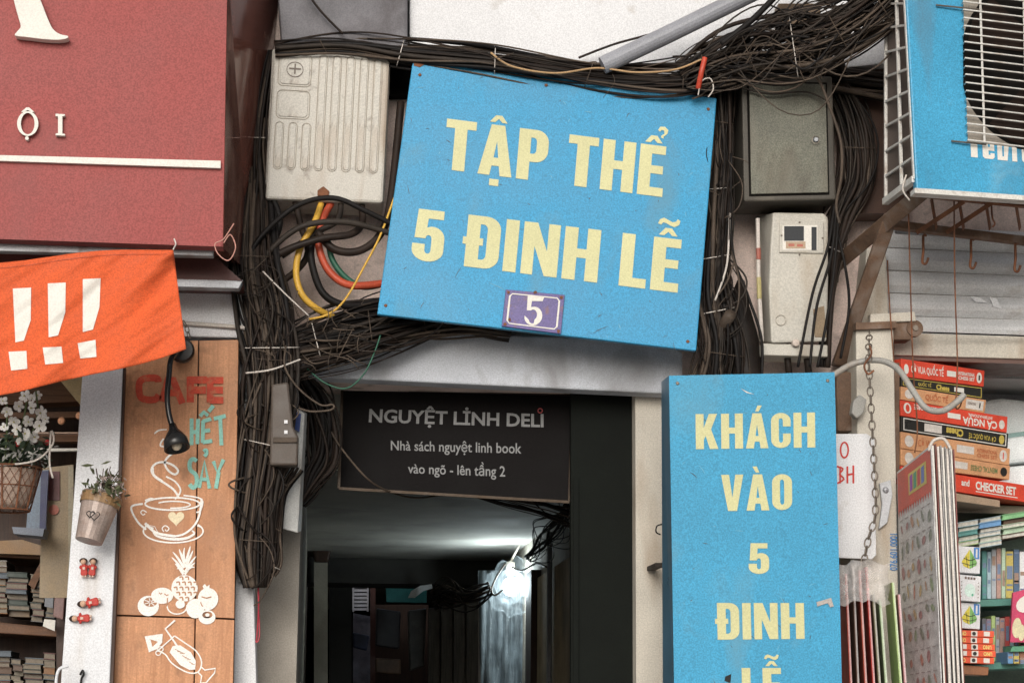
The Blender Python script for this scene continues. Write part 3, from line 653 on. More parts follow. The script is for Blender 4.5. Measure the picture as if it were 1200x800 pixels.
MB().slab([(372, 223), (379, 218), (386, 224), (385, 230), (372, 229)], 5.392, .01).build('latch', m_rust, t, bevel=.002)
for x in (378, 440): MB().rect(x - 1, 49 + (x - 378) * .06, x + 1, 60 + (x - 378) * .06, 5.42, .004).build('hanger_clip', m_white, t)
# ---------------- cables
def wander(n, amp, k=3):
    ph = [random.uniform(0, 6.28) for _ in range(k)]; fr_ = [random.uniform(.25, 1.6) for _ in range(k)]
    return lambda s: amp * sum(math.sin(6.28 * fr_[i] * s + ph[i]) / (i + 1) for i in range(k)) / 1.5
def bundle(name, label, pts, width, n, r=.0045, seed=0, ties=0, group=None, dY=.03, mats=None, jitter=.5, cat='cable bundle'):
    """n strands following pts (px, py, Y); width in px per point"""
    random.seed(seed); t = thing(name, label, cat, at(*pts[-1]), group)
    C = cr([p + (wd,) for p, wd in zip(pts, width)], 8); m = len(C)
    for k in range(n):
        a = random.uniform(0, 6.28); rr = math.sqrt(random.random()) * .5
        ox, oy, dy = math.cos(a) * rr, math.sin(a) * rr, random.uniform(-1, 1) * dY
        wx, wy, wz = wander(m, jitter * .35), wander(m, .02), wander(m, dY * .4)
        P = []
        rad = r * random.choice((.45, .6, .7, .85, 1, 1.2, 1.7))
        if random.random() < .2: wx = wander(m, jitter * .9, 3); rad = min(rad, r * .7)
        s0 = 0 if random.random() < .8 else random.uniform(0, .25); s1 = 1 if random.random() < .8 else random.uniform(.75, 1)
        for i in range(m):
            s = i / (m - 1)
            if s < s0 or s > s1: continue
            x, y, Y, wd = C[i]; xa, ya = C[max(i - 1, 0)][:2]; xb, yb = C[min(i + 1, m - 1)][:2]
            l = math.hypot(xb - xa, yb - ya) or 1; nx, ny = -(yb - ya) / l, (xb - xa) / l
            o_ = (ox + wx(s)) * wd
            P.append(at(x + nx * o_, y + ny * o_, Y + dy + wz(s)))
        if len(P) > 2: MB().tube(P, rad, 5).build('cable', random.choice(mats or m_cable), t, smooth=True)
    for k in range(ties):
        i = min(int((k + .6) / (ties + .3) * (m - 2)) + 1, m - 1); x, y, Y, wd = C[i]; xb, yb = C[i - 1][:2]
        l = math.hypot(x - xb, y - yb) or 1; nx, ny = -(y - yb) / l, (x - xb) / l; tx, ty = -ny, nx
        sk = random.uniform(-5, 5); P = []
        for j in range(17):
            a = 2 * math.pi * j / 16; o_ = math.cos(a) * wd * .56; z_ = math.sin(a)
            P.append(at(x + nx * o_ + (y - yb) * 0 + sk * math.cos(a) * (x - xb) / l, y + ny * o_ + sk * math.cos(a) * (y - yb) / l, Y - (dY + .012) * z_))
        MB().tube(P, .0014, 4, False).build('cable_tie', random.choice((m_cwht, m_cable[3])), t)
    return t
def wire(name, label, pts, r, m, n=8, group=None, cat='cable'):
    o = MB().tube(path3(pts, n), r, 7).build(name, m, smooth=True); return tag(o, label, cat, group)
bundle('cable_bundle', 'thick dark cable bundle running down beside the cafe board', [(300, 196, 5.5), (298, 300, 5.38), (312, 370, 5.36), (318, 430, 5.34), (312, 500, 5.34), (302, 580, 5.34), (299, 640, 5.35), (300, 688, 5.36)], [26, 48, 60, 58, 52, 42, 44, 24], 110, r=.0055, seed=1, ties=4)
bundle('cable_bundle', 'loose dark cable bundle hanging straight down under the cream meter cabinet', [(322, 60, 5.5), (306, 150, 5.5), (305, 240, 5.46), (308, 330, 5.42), (330, 420, 5.4)], [14, 18, 28, 36, 38], 46, seed=2, ties=2)
bundle('cable_bundle', 'dense horizontal cable bundle passing behind the foot of the tilted blue sign', [(300, 425, 5.4), (345, 408, 5.4), (400, 392, 5.42), (470, 378, 5.45), (540, 372, 5.47), (600, 385, 5.48)], [30, 34, 44, 42, 30, 18], 90, seed=3, ties=5)
bundle('cable_bundle', 'loose lower cable bundle hanging under the horizontal one left of the sign', [(300, 470, 5.36), (340, 440, 5.37), (395, 425, 5.4), (450, 405, 5.42), (520, 380, 5.46)], [20, 30, 26, 24, 18], 22, seed=4, r=.0035)
bundle('cable_bundle', 'long cable bundle stretched across above the tilted blue sign', [(322, 58, 5.42), (400, 54, 5.42), (480, 64, 5.40), (580, 72, 5.38), (690, 88, 5.38), (790, 92, 5.36), (860, 80, 5.34)], [14, 20, 28, 28, 28, 34, 36], 70, seed=5, jitter=.7, ties=5, r=.0038)
bundle('cable_bundle', 'fanned cable bundle rising to the upper right above the grey-green cabinet', [(800, 92, 5.34), (860, 66, 5.3), (930, 54, 5.25), (1000, 28, 5.2), (1080, -30, 5.1)], [30, 50, 66, 50, 44], 96, seed=6, jitter=.8, ties=5, r=.004)
bundle('cable_bundle', 'dark cable bundle running along the top of the grey-green cabinet', [(800, 100, 5.4), (850, 82, 5.4), (920, 86, 5.42), (980, 96, 5.44), (1040, 104, 5.46)], [30, 30, 30, 28, 28], 64, seed=7, ties=2)
bundle('cable_bundle', 'tangled cable bundle dropping between the tilted sign and the electric meter', [(842, 90, 5.42), (846, 180, 5.44), (840, 260, 5.43), (836, 340, 5.41), (846, 400, 5.4), (842, 450, 5.42)], [30, 26, 28, 36, 44, 54], 100, seed=8, ties=5)
bundle('cable_bundle', 'dark cable bundle curving down right of the grey-green cabinet', [(975, 90, 5.46), (1000, 150, 5.45), (1005, 210, 5.45), (985, 260, 5.46), (972, 330, 5.46), (966, 430, 5.46)], [30, 36, 34, 30, 16, 12], 60, seed=9, ties=2)
bundle('cable_bundle', 'sagging dark cable coils behind the corridor entrance corner left of the black sign', [(350, 440, 5.55), (372, 480, 5.6), (378, 530, 5.62), (365, 560, 5.62), (350, 590, 5.6)], [26, 40, 34, 26, 10], 34, seed=10, mats=m_cable[:2] + m_cable[4:])
bundle('cable_bundle', 'slim brown cable bundle hanging beside the thick bundle and beige box', [(345, 545, 5.4), (328, 575, 5.38), (325, 620, 5.38), (322, 660, 5.38), (305, 680, 5.38)], [16, 14, 12, 16, 14], 16, seed=11, ties=3, mats=[m_cable[3], m_cable[1], m_cable[0]])
bundle('cable_bundle', 'thin cable bundle fanning out under the black corridor sign', [(540, 575, 5.9), (590, 588, 5.95), (640, 600, 6.0), (672, 612, 6.0)], [4, 14, 22, 24], 14, seed=12, r=.003)
bundle('cable_bundle', 'tangled dark wires around the glowing alley bulb', [(668, 592, 7.6), (650, 622, 8.2), (635, 640, 8.7), (618, 655, 9.2)], [20, 30, 22, 10], 18, seed=13, r=.0035, jitter=.8, mats=[m_cable[0], m_cable[4]])
# arcs under the meter cabinet
arcs = [([(285, 330, 5.37), (300, 285, 5.36), (345, 243, 5.35), (390, 232, 5.34), (430, 248, 5.34), (470, 268, 5.36)], .0075, 0, 'black cable arching highest under the cream meter cabinet'),
 ([(298, 320, 5.37), (320, 290, 5.36), (355, 265, 5.35), (400, 260, 5.34), (440, 268, 5.35), (475, 280, 5.37)], .0085, 2, 'grey-brown cable arching second under the cream meter cabinet'),
 ([(305, 318, 5.38), (330, 296, 5.36), (375, 280, 5.35), (410, 275, 5.36), (424, 262, 5.4), (424, 240, 5.43)], .0105, 1, 'brown cable bending up into the meter cabinet base'),
 ([(372, 272, 5.38), (392, 292, 5.37), (420, 294, 5.37), (445, 275, 5.38), (458, 235, 5.42), (470, 120, 5.48)], .0115, 1, 'thick dark looped cable rising behind the left edge of tilted sign'),
 ([(380, 235, 5.43), (366, 280, 5.4), (366, 310, 5.39), (380, 345, 5.39), (410, 358, 5.4), (450, 352, 5.43)], .0105, 0, 'black cable dropping from the cabinet beside the green cable'),
 ([(345, 232, 5.43), (352, 262, 5.42), (360, 300, 5.43), (330, 330, 5.4), (300, 340, 5.39)], .0095, 1, 'dark cable crossing behind the yellow cable'),
 ([(320, 232, 5.42), (328, 260, 5.41), (318, 290, 5.4), (300, 325, 5.39)], .009, 0, 'black cable leaving the left corner of the meter cabinet base'),
 ([(400, 235, 5.43), (395, 258, 5.41), (372, 272, 5.4), (330, 300, 5.4)], .009, 2, 'pale grey stained cable beside the red one at cabinet base'),
 ([(312, 235, 5.43), (303, 265, 5.42), (300, 300, 5.41)], .008, 4, 'short dark cable hugging the left side under the cabinet')]
for P, r_, mi, lb in arcs: wire('cable', lb, P, r_, m_cable[mi])
wire('cable', 'thick yellow cable curving down from the cream meter cabinet', [(378, 234, 5.43), (368, 262, 5.39), (352, 290, 5.385), (347, 320, 5.385), (354, 345, 5.385), (372, 362, 5.40), (400, 376, 5.46)], .0095, m_cyel)
wire('cable', 'thick red cable looping from the meter cabinet to the blue sign', [(388, 238, 5.43), (376, 262, 5.41), (374, 290, 5.4), (386, 318, 5.4), (410, 334, 5.4), (450, 332, 5.42)], .011, m_cred)
wire('cable', 'dark green cable beside the red cable under the meter cabinet', [(384, 280, 5.415), (390, 305, 5.41), (405, 325, 5.41), (425, 336, 5.415), (445, 334, 5.43)], .0085, m_cgrn)
wire('cable', 'thin orange wire running from the sign edge down to the bundle', [(462, 232, 5.36), (446, 275, 5.35), (428, 310, 5.34), (405, 350, 5.34), (385, 368, 5.34), (362, 374, 5.34)], .0032, m_cyel)
wire('cable', 'thin white cable tie crossing the vertical bundle diagonally', [(308, 318, 5.3), (335, 345, 5.3), (362, 370, 5.31)], .0022, m_cwht)
wire('cable', 'white tie strap wrapped round the vertical bundle by the white pillar', [(288, 437, 5.3), (318, 433, 5.28), (352, 421, 5.3)], .0026, m_cwht)
wire('cable', 'pale looped wire end hanging at the upper left of corridor sign', [(335, 405, 5.3), (334, 430, 5.28), (350, 455, 5.28), (375, 474, 5.28), (390, 474, 5.28), (388, 480, 5.28), (365, 482, 5.28), (350, 478, 5.28)], .0028, m_cable[3])
wire('cable', 'green thin wire drooping from the bundle over the lintel', [(446, 392, 5.36), (438, 415, 5.36), (425, 440, 5.36), (405, 455, 5.37), (380, 448, 5.38), (358, 430, 5.38)], .0022, m_cgrn)
wire('cable', 'thin black wire curving over the grey lintel below tilted sign', [(520, 378, 5.3), (500, 395, 5.36), (460, 404, 5.38), (425, 398, 5.38), (395, 396, 5.38)], .002, m_cable[0])
wire('cable', 'thin brown wire crossing the lower left corner of black corridor sign', [(385, 500, 5.6), (400, 525, 5.6), (430, 560, 5.62), (455, 575, 5.7), (490, 583, 5.8), (540, 575, 5.85)], .0028, m_cable[3])
wire('cable', 'thin brown cable hanging diagonally across the grey concrete canopy', [(352, -20, 5.36), (375, 12, 5.37), (402, 40, 5.38)], .0035, m_cable[1])
wire('cable', 'tan wire winding through the cables above the tilted sign', [(575, 62, 5.33), (600, 78, 5.32), (650, 86, 5.32), (700, 80, 5.32), (745, 85, 5.31), (790, 82, 5.3), (822, 70, 5.29)], .003, cm('tan_wire', (.4, .25, .12)))
wire('cable', 'old frayed cable sloping up the white panel beside conduit', [(678, 68, 5.42), (720, 52, 5.4), (770, 38, 5.38), (795, 26, 5.36)], .0035, m_cable[1])
wire('cable', 'thick black cable rising steeply right of the grey conduit', [(845, 52, 5.25), (880, 25, 5.22), (915, -10, 5.18)], .009, m_cable[0])
wire('cable', 'pale grey cable hanging across the face of the grey-green cabinet', [(945, 80, 5.3), (960, 95, 5.28), (972, 125, 5.27), (985, 165, 5.27), (986, 205, 5.28), (980, 240, 5.3), (984, 262, 5.3)], .0042, m_cable[3])
wire('cable', 'thin dark wire sagging across the grey-green cabinet door', [(860, 100, 5.34), (900, 110, 5.33), (945, 108, 5.33), (972, 120, 5.33)], .0025, m_cable[2])
for i, (P, lb) in enumerate([([(978, 240, 5.36), (970, 290, 5.34), (952, 345, 5.34), (935, 430, 5.34)], 'black wire slanting across the electric meter front, leftmost of three'), ([(980, 245, 5.36), (974, 300, 5.35), (957, 360, 5.34), (949, 430, 5.34)], 'black wire slanting across the electric meter front, middle of three'), ([(983, 250, 5.36), (977, 320, 5.36), (968, 380, 5.36), (958, 430, 5.36)], 'black wire running down the right edge of electric meter'),
  ([(857, 180, 5.38), (858, 290, 5.38), (876, 345, 5.38), (892, 395, 5.38), (893, 440, 5.38)], 'black wire running down left of the electric meter'), ([(978, 260, 5.38), (990, 310, 5.38), (995, 360, 5.4), (985, 420, 5.42)], 'thin dark cable hanging between electric meter and rusty brace')]):
    wire('cable', lb, P, .0042, m_cable[0])
wire('cable', 'frayed pale wire ends tied beside the tilted blue sign', [(855, 250, 5.36), (853, 300, 5.35), (848, 325, 5.35), (838, 352, 5.35)], .003, m_cwht)
wire('cable', 'short frayed pale wire hanging left of the electric meter', [(860, 308, 5.35), (852, 330, 5.34), (842, 345, 5.34)], .003, m_cable[3])
wire('cable', 'white looped wire hanging above the right corner of tilted blue sign', [(818, 112, 5.3), (822, 96, 5.29), (832, 92, 5.29), (836, 104, 5.29), (830, 114, 5.3)], .002, m_cwht)
wire('tape_strip', 'red tape strip on the cables above the tilted sign corner', [(818, 104, 5.3), (822, 85, 5.28), (826, 68, 5.28)], .008, cm('red_tape', (.5, .06, .03)), cat='tape')
wire('cable', 'pink thread tangle at the lower right corner of red sign', [(262, 285, 4.98), (270, 275, 4.98), (276, 290, 4.98), (268, 305, 4.98), (256, 298, 4.98), (252, 286, 4.98), (262, 280, 4.98), (274, 262, 4.99)], .0016, cm('pink_thread', (.5, .25, .2)))
random.seed(33)
lp = thing('loose_wires', 'thin dark wires looping loosely around the vertical cable bundle', 'wires', at(300, 560, 5.3))
for k in range(26):
    y = random.uniform(300, 640); x = 300 + random.uniform(-14, 14) + (12 if 350 < y < 470 else 0); w_ = random.uniform(14, 34) * random.choice((-1, 1, 1)); h_ = random.uniform(20, 90)
    MB().tube(path3([(x, y, 5.33), (x + w_ * .8, y + h_ * .25, 5.30), (x + w_, y + h_ * .55, 5.29), (x + w_ * .4, y + h_ * .9, 5.31), (x, y + h_, 5.33)], 5), random.choice((.0015, .002, .003)), 5).build('wire', random.choice(m_cable), lp, smooth=True)
lp = thing('loose_wires', 'thin dark wires looping over the horizontal bundle left of the tilted sign', 'wires', at(400, 420, 5.3))
for k in range(8):
    x = random.uniform(330, 450); y = 395 - (x - 400) * .15 + random.uniform(-18, 22); w_ = random.uniform(30, 90); h_ = random.uniform(-24, 34)
    MB().tube(path3([(x, y, 5.38), (x + w_ * .3, y + h_, 5.35), (x + w_ * .6, y + h_ * .9, 5.36), (min(x + w_, 470), y + random.uniform(-10, 8), 5.42)], 5), random.choice((.0015, .002, .003)), 5).build('wire', random.choice(m_cable), lp, smooth=True)
lp = thing('loose_wires', 'thin dark wires looping above the fanned bundle at the upper right', 'wires', at(930, 80, 5.2))
for k in range(24):
    x = random.uniform(840, 960); y = 62 - (x - 860) * .25 + random.uniform(-24, 26); w_ = random.uniform(40, 110); h_ = random.uniform(-26, 26)
    MB().tube(path3([(x, y, 5.24), (x + w_ * .3, y + h_ - w_ * .1, 5.2), (x + w_ * .6, y + h_ * .9 - w_ * .22, 5.19), (x + w_, y - w_ * .4, 5.18)], 5), random.choice((.0015, .002, .003)), 5).build('wire', random.choice(m_cable), lp, smooth=True)
lp = thing('loose_wires', 'thin dark wires dangling between the tilted sign and electric meter', 'wires', at(850, 420, 5.3))
for k in range(20):
    y = random.uniform(130, 350); x = 848 + random.uniform(-10, 10); w_ = random.uniform(-12, 22); h_ = random.uniform(40, 90)
    MB().tube(path3([(x, y, 5.38), (x + w_, y + h_ * .4, 5.35), (x + w_ * .8, y + h_ * .8, 5.35), (x - 3, y + h_, 5.37)], 5), random.choice((.0015, .002, .003)), 5).build('wire', random.choice(m_cable), lp, smooth=True)
random.seed(21)
b = MB()
for k in range(44):
    x, y, Y = random.choice([(random.uniform(290, 345), random.uniform(330, 460), 5.3), (random.uniform(345, 430), random.uniform(350, 430), 5.34), (random.uniform(480, 830), random.uniform(60, 95), 5.32), (random.uniform(840, 990), random.uniform(40, 90), 5.22), (random.uniform(832, 862), random.uniform(180, 400), 5.37)])
    a = random.uniform(0, 6.3); l = random.uniform(5, 22); c = random.uniform(-8, 8)
    if x > 470 and x < 835 and y > 75 + (x - 480) * .12: continue
    b.tube(path3([(x, y, Y), (x + l * math.cos(a) + c, y + l * math.sin(a), Y - .01), (x + 2 * l * math.cos(a), y + 2 * l * math.sin(a) + c, Y)], 4), random.choice((.0009, .0012, .0016)), 4)
tag(b.build('wire_scraps', m_cable[3], smooth=True), 'loose pale wire ends sticking out all over the cable bundles', 'wire scraps', kind='stuff')
# conduit
o = MB().tube([at(706, 77, 5.33), at(780, 42, 5.31), at(890, -12, 5.28), at(960, -45, 5.26)], .0255, 18).build('conduit_pipe', m_pipe, smooth=False); tag(o, 'thick grey plastic conduit sloping up across the white panel', 'pipe')
for i, x in enumerate((708, 800)):
    pass
# junction boxes by the alley corner
t = thing('junction_box', 'dusty dark plastic junction box tied to cables left of the alley', 'junction box', at(333, 545, 5.36))
MB().slab([(318, 450), (338, 447), (344, 500), (350, 512), (349, 545), (316, 545)], 5.27, .06).build('case', cm('dusty_brown_plastic', (.075, .058, .046)), t, bevel=.006)
MB().rect(320, 512, 348, 518, 5.262, .01).build('lid_rim', m_cable[3], t, bevel=.001)
for y in (492, 504): MB().rect(333, y, 337, y + 4, 5.266, .006).build('label_mark', m_white, t)
t = thing('white_box', 'narrow white box with small blue mark beside the junction box', 'box', at(350, 622, 5.42))
MB().hexa([at(341, 475, 5.42), at(357, 484, 5.44), at(349, 624, 5.44), at(327, 618, 5.42), at(341, 475, 5.5), at(360, 484, 5.56), at(353, 622, 5.56), at(330, 618, 5.5)]).build('case', cm('off_white_plastic', (.5, .5, .48), dirt=((.25, .2, .15), .2, 10, 3)), t, bevel=.002)
MB().slab([(346, 482), (353, 485), (351, 506), (344, 502)], 5.423, .006).build('blue_mark', cm('navy_print', (.02, .05, .2)), t)
b = MB()
t = thing('red_string', 'thin red string loop hanging below the thick cable bundle', 'string', at(301, 752, 5.36))
MB().tube(path3([(302, 684, 5.36), (303, 710, 5.36), (304, 745, 5.36), (300, 752, 5.36), (301, 745, 5.36), (303, 715, 5.355), (303, 688, 5.355)]), .0018, 5).build('loop', cm('red_string', (.4, .03, .05)), t)
MB().tube(path3([(302, 665, 5.36), (303, 678, 5.36), (304, 688, 5.36)]), .0025, 5).build('knot', m_cwht, t)
t = thing('wall_bracket', 'small black metal bracket at the foot of the thick cable bundle', 'bracket', at(290, 684, 5.38))
MB().rect(281, 676, 300, 679, 5.4, .015).build('arm', m_black, t); MB().rect(279, 640, 282, 682, 5.4, .015).build('upright', m_black, t)
# ---------------- right: grey green cabinet
t = thing('metal_cabinet', 'old grey-green metal electrical cabinet with a small lock', 'cabinet', at(918, 250, 5.4))
MB().hexa([at(869, 87, 5.36), at(975, 90, 5.36), at(980, 234, 5.36), at(872, 236, 5.36), at(858, 92, 5.56), at(965, 96, 5.56), at(968, 250, 5.56), at(857, 252, 5.56)]).build('case', m_case, t, bevel=.005)
pM = flat(5.358)
fm = quadmap([(875, 95), (969, 97), (972, 228), (878, 230)], pM, 1)
MB().prism([fm(*p) for p in ((0, 1), (1, 1), (1, 0), (0, 0))], (0, .001, 0)).build('door_gap', m_void, t)
fm2 = quadmap([(877.5, 97.5), (967, 99.5), (970, 226), (880, 228)], pM, 1)
MB().prism([fm2(*p) + Vector((0, -.006, 0)) for p in ((0, 1), (1, 1), (1, 0), (0, 0))], (0, .006, 0)).build('door', m_cab, t, bevel=.0015)
MB().lathe([(0, .006), (.006, .006), (.008, 0)], at(956, 164, 5.351), (0, -1, 0), 12).build('lock', m_steel, t)
MB().tube([at(x, y, 5.344) for x, y in ell(956, 164, 4.4, 4.4, 12)] , .0012, 4, False).build('lock_ring', m_chain, t)
# ---------------- electric meter
t = thing('electric_meter', 'white electric meter box with small display window under grey-green cabinet', 'electric meter', at(930, 410, 5.42))
prof = [(906, 249), (966, 250), (971, 256), (971, 330), (969, 400), (904, 402), (901, 340), (903, 290)]
back = [(886, 254), (950, 254), (955, 258), (955, 330), (952, 400), (888, 402), (887, 340), (886, 290)]
b = MB(); n_ = 8; i0 = 0; b.v += [at(x, y, 5.40) for x, y in prof] + [at(x, y, 5.55) for x, y in back]
b.f.append(tuple(range(8))); b.f.append(tuple(range(15, 7, -1))); b.f += [(k, 8 + k, 8 + (k + 1) % 8, (k + 1) % 8) for k in range(8)]
b.build('case', m_meter, t, bevel=.006)
MB().slab([(x, y) for x, y in ell(940, 276, 26, 20, 4, 45, 405)[:4]] and [(914, 257), (966, 259), (966, 297), (913, 296)], 5.394, .008).build('window_rim', m_meter, t, bevel=.004)
MB().rect(917, 264, 958, 293, 5.3925, .002).build('window', m_ivory, t)
MB().rect(919, 265, 942, 282, 5.391, .001).build('display', m_darkgl, t)
MB().rect(951, 266, 957, 293, 5.391, .001).build('window_slot', m_darkgl, t)
MB().rect(921, 283, 944, 291, 5.391, .001).build('info_label', cm('tan_label', (.42, .3, .2)), t)
for (x, y) in ((924, 285.5), (934, 286)): MB().rect(x, y, x + 7, y + 3, 5.3905, .0004).build('label_mark', cm('red_print', (.4, .12, .08)), t)
for (x, y) in ((937, 260.5), (964, 279), (937, 298), (916, 276)): MB().lathe([(0, .003), (.0025, .002), (.003, 0)], at(x, y, 5.393), (0, -1, 0), 8).build('screw', m_chain, t)
MB().tube([at(x, y, 5.398) for x, y in ell(915, 375, 6, 6, 14)], .0012, 4, False).build('round_emblem', m_cream_d, t, smooth=True)
MB().slab([(953, 362), (966, 358), (969, 395), (955, 395)], 5.398, .006).build('seal_flap', cm('brown_stain', (.25, .18, .11)), t, bevel=.002)
MB().slab([(893, 402), (970, 404), (970, 418), (893, 416)], 5.41, .1).build('terminal_cover', m_meter, t, bevel=.003)
MB().lathe([(0, .012), (.01, .01), (.012, 0)], at(932, 402, 5.405), (0, -1, 0), 12).build('seal_knob', cm('clear_knob', (.5, .42, .36)), t)
MB().tube([at(888, 256, 5.42), at(889, 330, 5.42), at(893, 400, 5.42)], .006, 8).build('side_tube', m_cwht, t)
MB().tube([at(888.8, 291, 5.418), at(889, 304, 5.418)], .0068, 8).build('red_band', cm('red_band', (.33, .1, .07)), t)
MB().tube([at(889.2, 325, 5.418), at(890, 350, 5.418)], .0068, 8).build('yellow_band', cm('yellow_band', (.42, .36, .16)), t)
for i, x in enumerate((922, 945)): wire('cable', ('short thick cable leaving the electric meter base, left one', 'short thick cable leaving the electric meter base, right one')[i], [(x, 414, 5.45), (x + 2, 430, 5.45), (x + 4, 450, 5.47)], .01, m_cable[1])
# pipe stub and drooping rag
o = MB().tube([at(838, 405, 5.44), at(846, 385, 5.40), at(856, 368, 5.33)], .016, 14).build('pipe_stub', m_cable[3], smooth=True); tag(o, 'cut open pipe stub poking out beside the electric meter', 'pipe')
o = MB().tube(path3([(868, 330, 5.5), (866, 360, 5.47), (872, 400, 5.46), (876, 450, 5.46)], 5), [.012, .014, .018, .024, .028, .03, .034, .036, .038, .04, .042, .042, .044, .044, .046, .046], 10).build('black_sleeve', m_cable[4], smooth=True); tag(o, 'dark draped cable sleeve hanging just left of the electric meter', 'sleeve')
o = MB().rect(912, 4, 962, 33, 5.40, .05).build('junction_plate', cm('brown_box', (.14, .09, .05)), bevel=.003); tag(o, 'brown square plate behind the fanned cables at the top', 'plate')
wire('cable', 'thick black pipe bend above the right end of grey-green cabinet', [(940, 80, 5.42), (946, 62, 5.4), (962, 52, 5.4), (978, 56, 5.4), (988, 84, 5.42)], .012, m_cable[4])
wire('cable', 'thick black pipe hanging left of the air conditioner grid', [(990, 110, 5.46), (1008, 140, 5.46), (1012, 190, 5.46), (1000, 245, 5.47), (985, 262, 5.48)], .015, m_cable[4])
# ---------------- rusty braces of the air conditioner
def beam(mb, a, b_, w_, d_, up=Vector((0, 1, 0))):
    a = at(*a); b_ = at(*b_); t_ = (b_ - a).normalized(); s_ = t_.cross(up).normalized() * w_ / 2; u_ = up * d_
    mb.hexa([a + s_, b_ + s_, b_ - s_, a - s_, a + s_ + u_, b_ + s_ + u_, b_ - s_ + u_, a - s_ + u_]); return mb
t = thing('ac_bracket', 'rusty angle-iron bracket holding the blue air conditioner', 'bracket', at(1035, 300, 5.3))
beam(MB(), (978, 312, 5.52), (1085, 222, 5.0), .042, .03).build('arm', m_rustpipe, t, bevel=.002)
beam(MB(), (984, 428, 5.55), (1046, 250, 5.2), .04, .03).build('brace', m_rustpipe, t, bevel=.004)
beam(MB(), (1048, 262, 5.22), (1260, 288, 5.3), .022, .03).build('cross_bar', m_rustpipe, t, bevel=.002)
beam(MB(), (1075, 225, 5.02), (1260, 244, 5.08), .02, .02).build('cross_bar', m_rust, t, bevel=.002)
for k, x in enumerate((1092, 1124, 1155, 1190)): beam(MB(), (x, 232, 5.03), (x + 6, 268, 5.2), .01, .008).build('rack_rod', m_rust, t)
for k, x in enumerate((1075, 1110)): beam(MB(), (x, 272, 5.2), (x + 55, 236, 5.0), .012, .01).build('rack_strut', m_rust, t)
# ---------------- air conditioner
t = thing('air_conditioner', 'blue painted air conditioner outdoor unit with white wire fan grille', 'air conditioner', at(1140, 225, 5.05))
pA = Plane((1060, 0, 4.93), (1200, 0, 4.97), (1072, 222, 4.93))
fq = [(1058, -70), (1320, -60), (1320, 238), (1074, 222)]
MB().prism([pA(*p) for p in fq], (0, .03, 0)).build('front_panel', m_bluec, t, bevel=.004)
MB().hexa([at(1064, -70, 4.962), at(1320, -60, 4.99), at(1320, 232, 4.99), at(1080, 216, 4.962), at(1040, -60, 5.2), at(1290, -60, 5.23), at(1290, 240, 5.23), at(1040, 228, 5.2)]).build('core', m_fin, t)
MB().prism([pA(*p, .001) for p in [(1072, 220), (1320, 237), (1320, 243), (1072, 226)]], (0, .04, 0)).build('bottom_rim', m_grille, t, bevel=.001)
# side grid between front corner and rear
def side(u, v):   # u 0 rear .. 1 front, v 0 bottom .. 1 top
    A = at(1038, 0, 5.21); B = at(1061, 0, 4.945); Cc = at(1038, 236, 5.21); D = at(1072, 210, 4.945)
    e = 1.25; v2 = v * e
    return (Cc * (1 - v2) + A * v2) * (1 - u) + (D * (1 - v2) + B * v2) * u
for u in (0.0, .56, 1.0): 
    MB().tube([side(u, 0), side(u, 1)], .0058 if u != 1 else .007, 4).build('grid_bar', m_grille, t)
for k in range(11): v = k * .098; MB().tube([side(-.02, v), side(1, v)], .0042 if k else .012, 4).build('grid_bar', m_grille, t)
# fan opening
fx = quadmap([(1127, -45), (1330, -20), (1330, 190), (1134, 166)], pA, 1, .001)
MB().prism([fx(*p) + Vector((0, -.002, 0)) for p in ((0, 1), (1, 1), (1, 0), (0, 0))], (0, .002, 0)).build('fan_surround', cm('dirty_grey_plastic', (.27, .24, .2)), t)
of = lambda r_, a: (1236 + 112 * r_ * math.cos(a), 72 + 110 * r_ * math.sin(a))
clip = lambda p: (max(p[0], 1129), min(p[1], 168 + (p[0] - 1134) * .11))
MB().prism([pA(*clip(of(1, k * 6.283 / 48)), .004) for k in range(48)], (0, .002, 0)).build('fan_opening', m_void, t)
for k in range(4):
    a = k * 1.571 + .5; MB().prism([pA(*clip(of(rr_, a + da)), .0065 + .002 * (da > .2)) for da, rr_ in ((0, .14), (-.3, .93), (0, .97), (.3, .95), (.55, .18))], (0, .002, 0)).build('fan_blade', cm('dark_blade', (.02, .013, .01), spec=.08), t)
for k in range(23):
    v = -.005 + k * .0448; P = [fx(u, v) + Vector((0, -.022, 0)) for u in (-.015, .25, .5, .75, 1)]
    P = [fx(-.01, v) + Vector((0, -.004, 0))] + P
    MB().tube(P, .0023, 5).build('grille_wire', m_grille, t, smooth=True)
for u in (.085, .335, .585, .83): MB().tube([fx(u, -.01) + Vector((0, -.019, 0)), fx(u, 1) + Vector((0, -.019, 0))], .003, 5).build('grille_wire', m_grille, t)
for v in (-.012, .43 + .3): MB().tube([fx(-.1 if v < 0 else -.16, v) + Vector((0, -.006, 0)), fx(.1, v) + Vector((0, -.012, 0))], .0025, 5).build('grille_hook', m_chain, t)
b = MB(); fA = quadmap([(1137, 160), (1213, 171), (1214, 192), (1138, 184)], pA, 3.3, .0012)
b.fill([[(0, 0), (0, 1), (-.1, 1), (-.1, 1.25), (.5, 1.25), (.5, 1), (.34, 1), (.34, 0)]], fA)
b.fill([[(.6, .1), (.6, .9), (.7, 1), (1.1, 1), (1.2, .9), (1.2, .42), (.9, .42), (.9, .2), (1, .2), (1, .3), (1.2, .3), (1.2, .1), (1.1, 0), (.7, 0)], [(.88, .6), (.88, .82), (.98, .82), (.98, .6)]], fA)
b.fill([[(1.35, .0), (1.35, 1.3), (1.6, 1.3), (1.6, 1), (1.85, 1), (1.95, .85), (1.85, 0)], [(1.6, .2), (1.6, .8), (1.7, .8), (1.68, .2)]], fA)
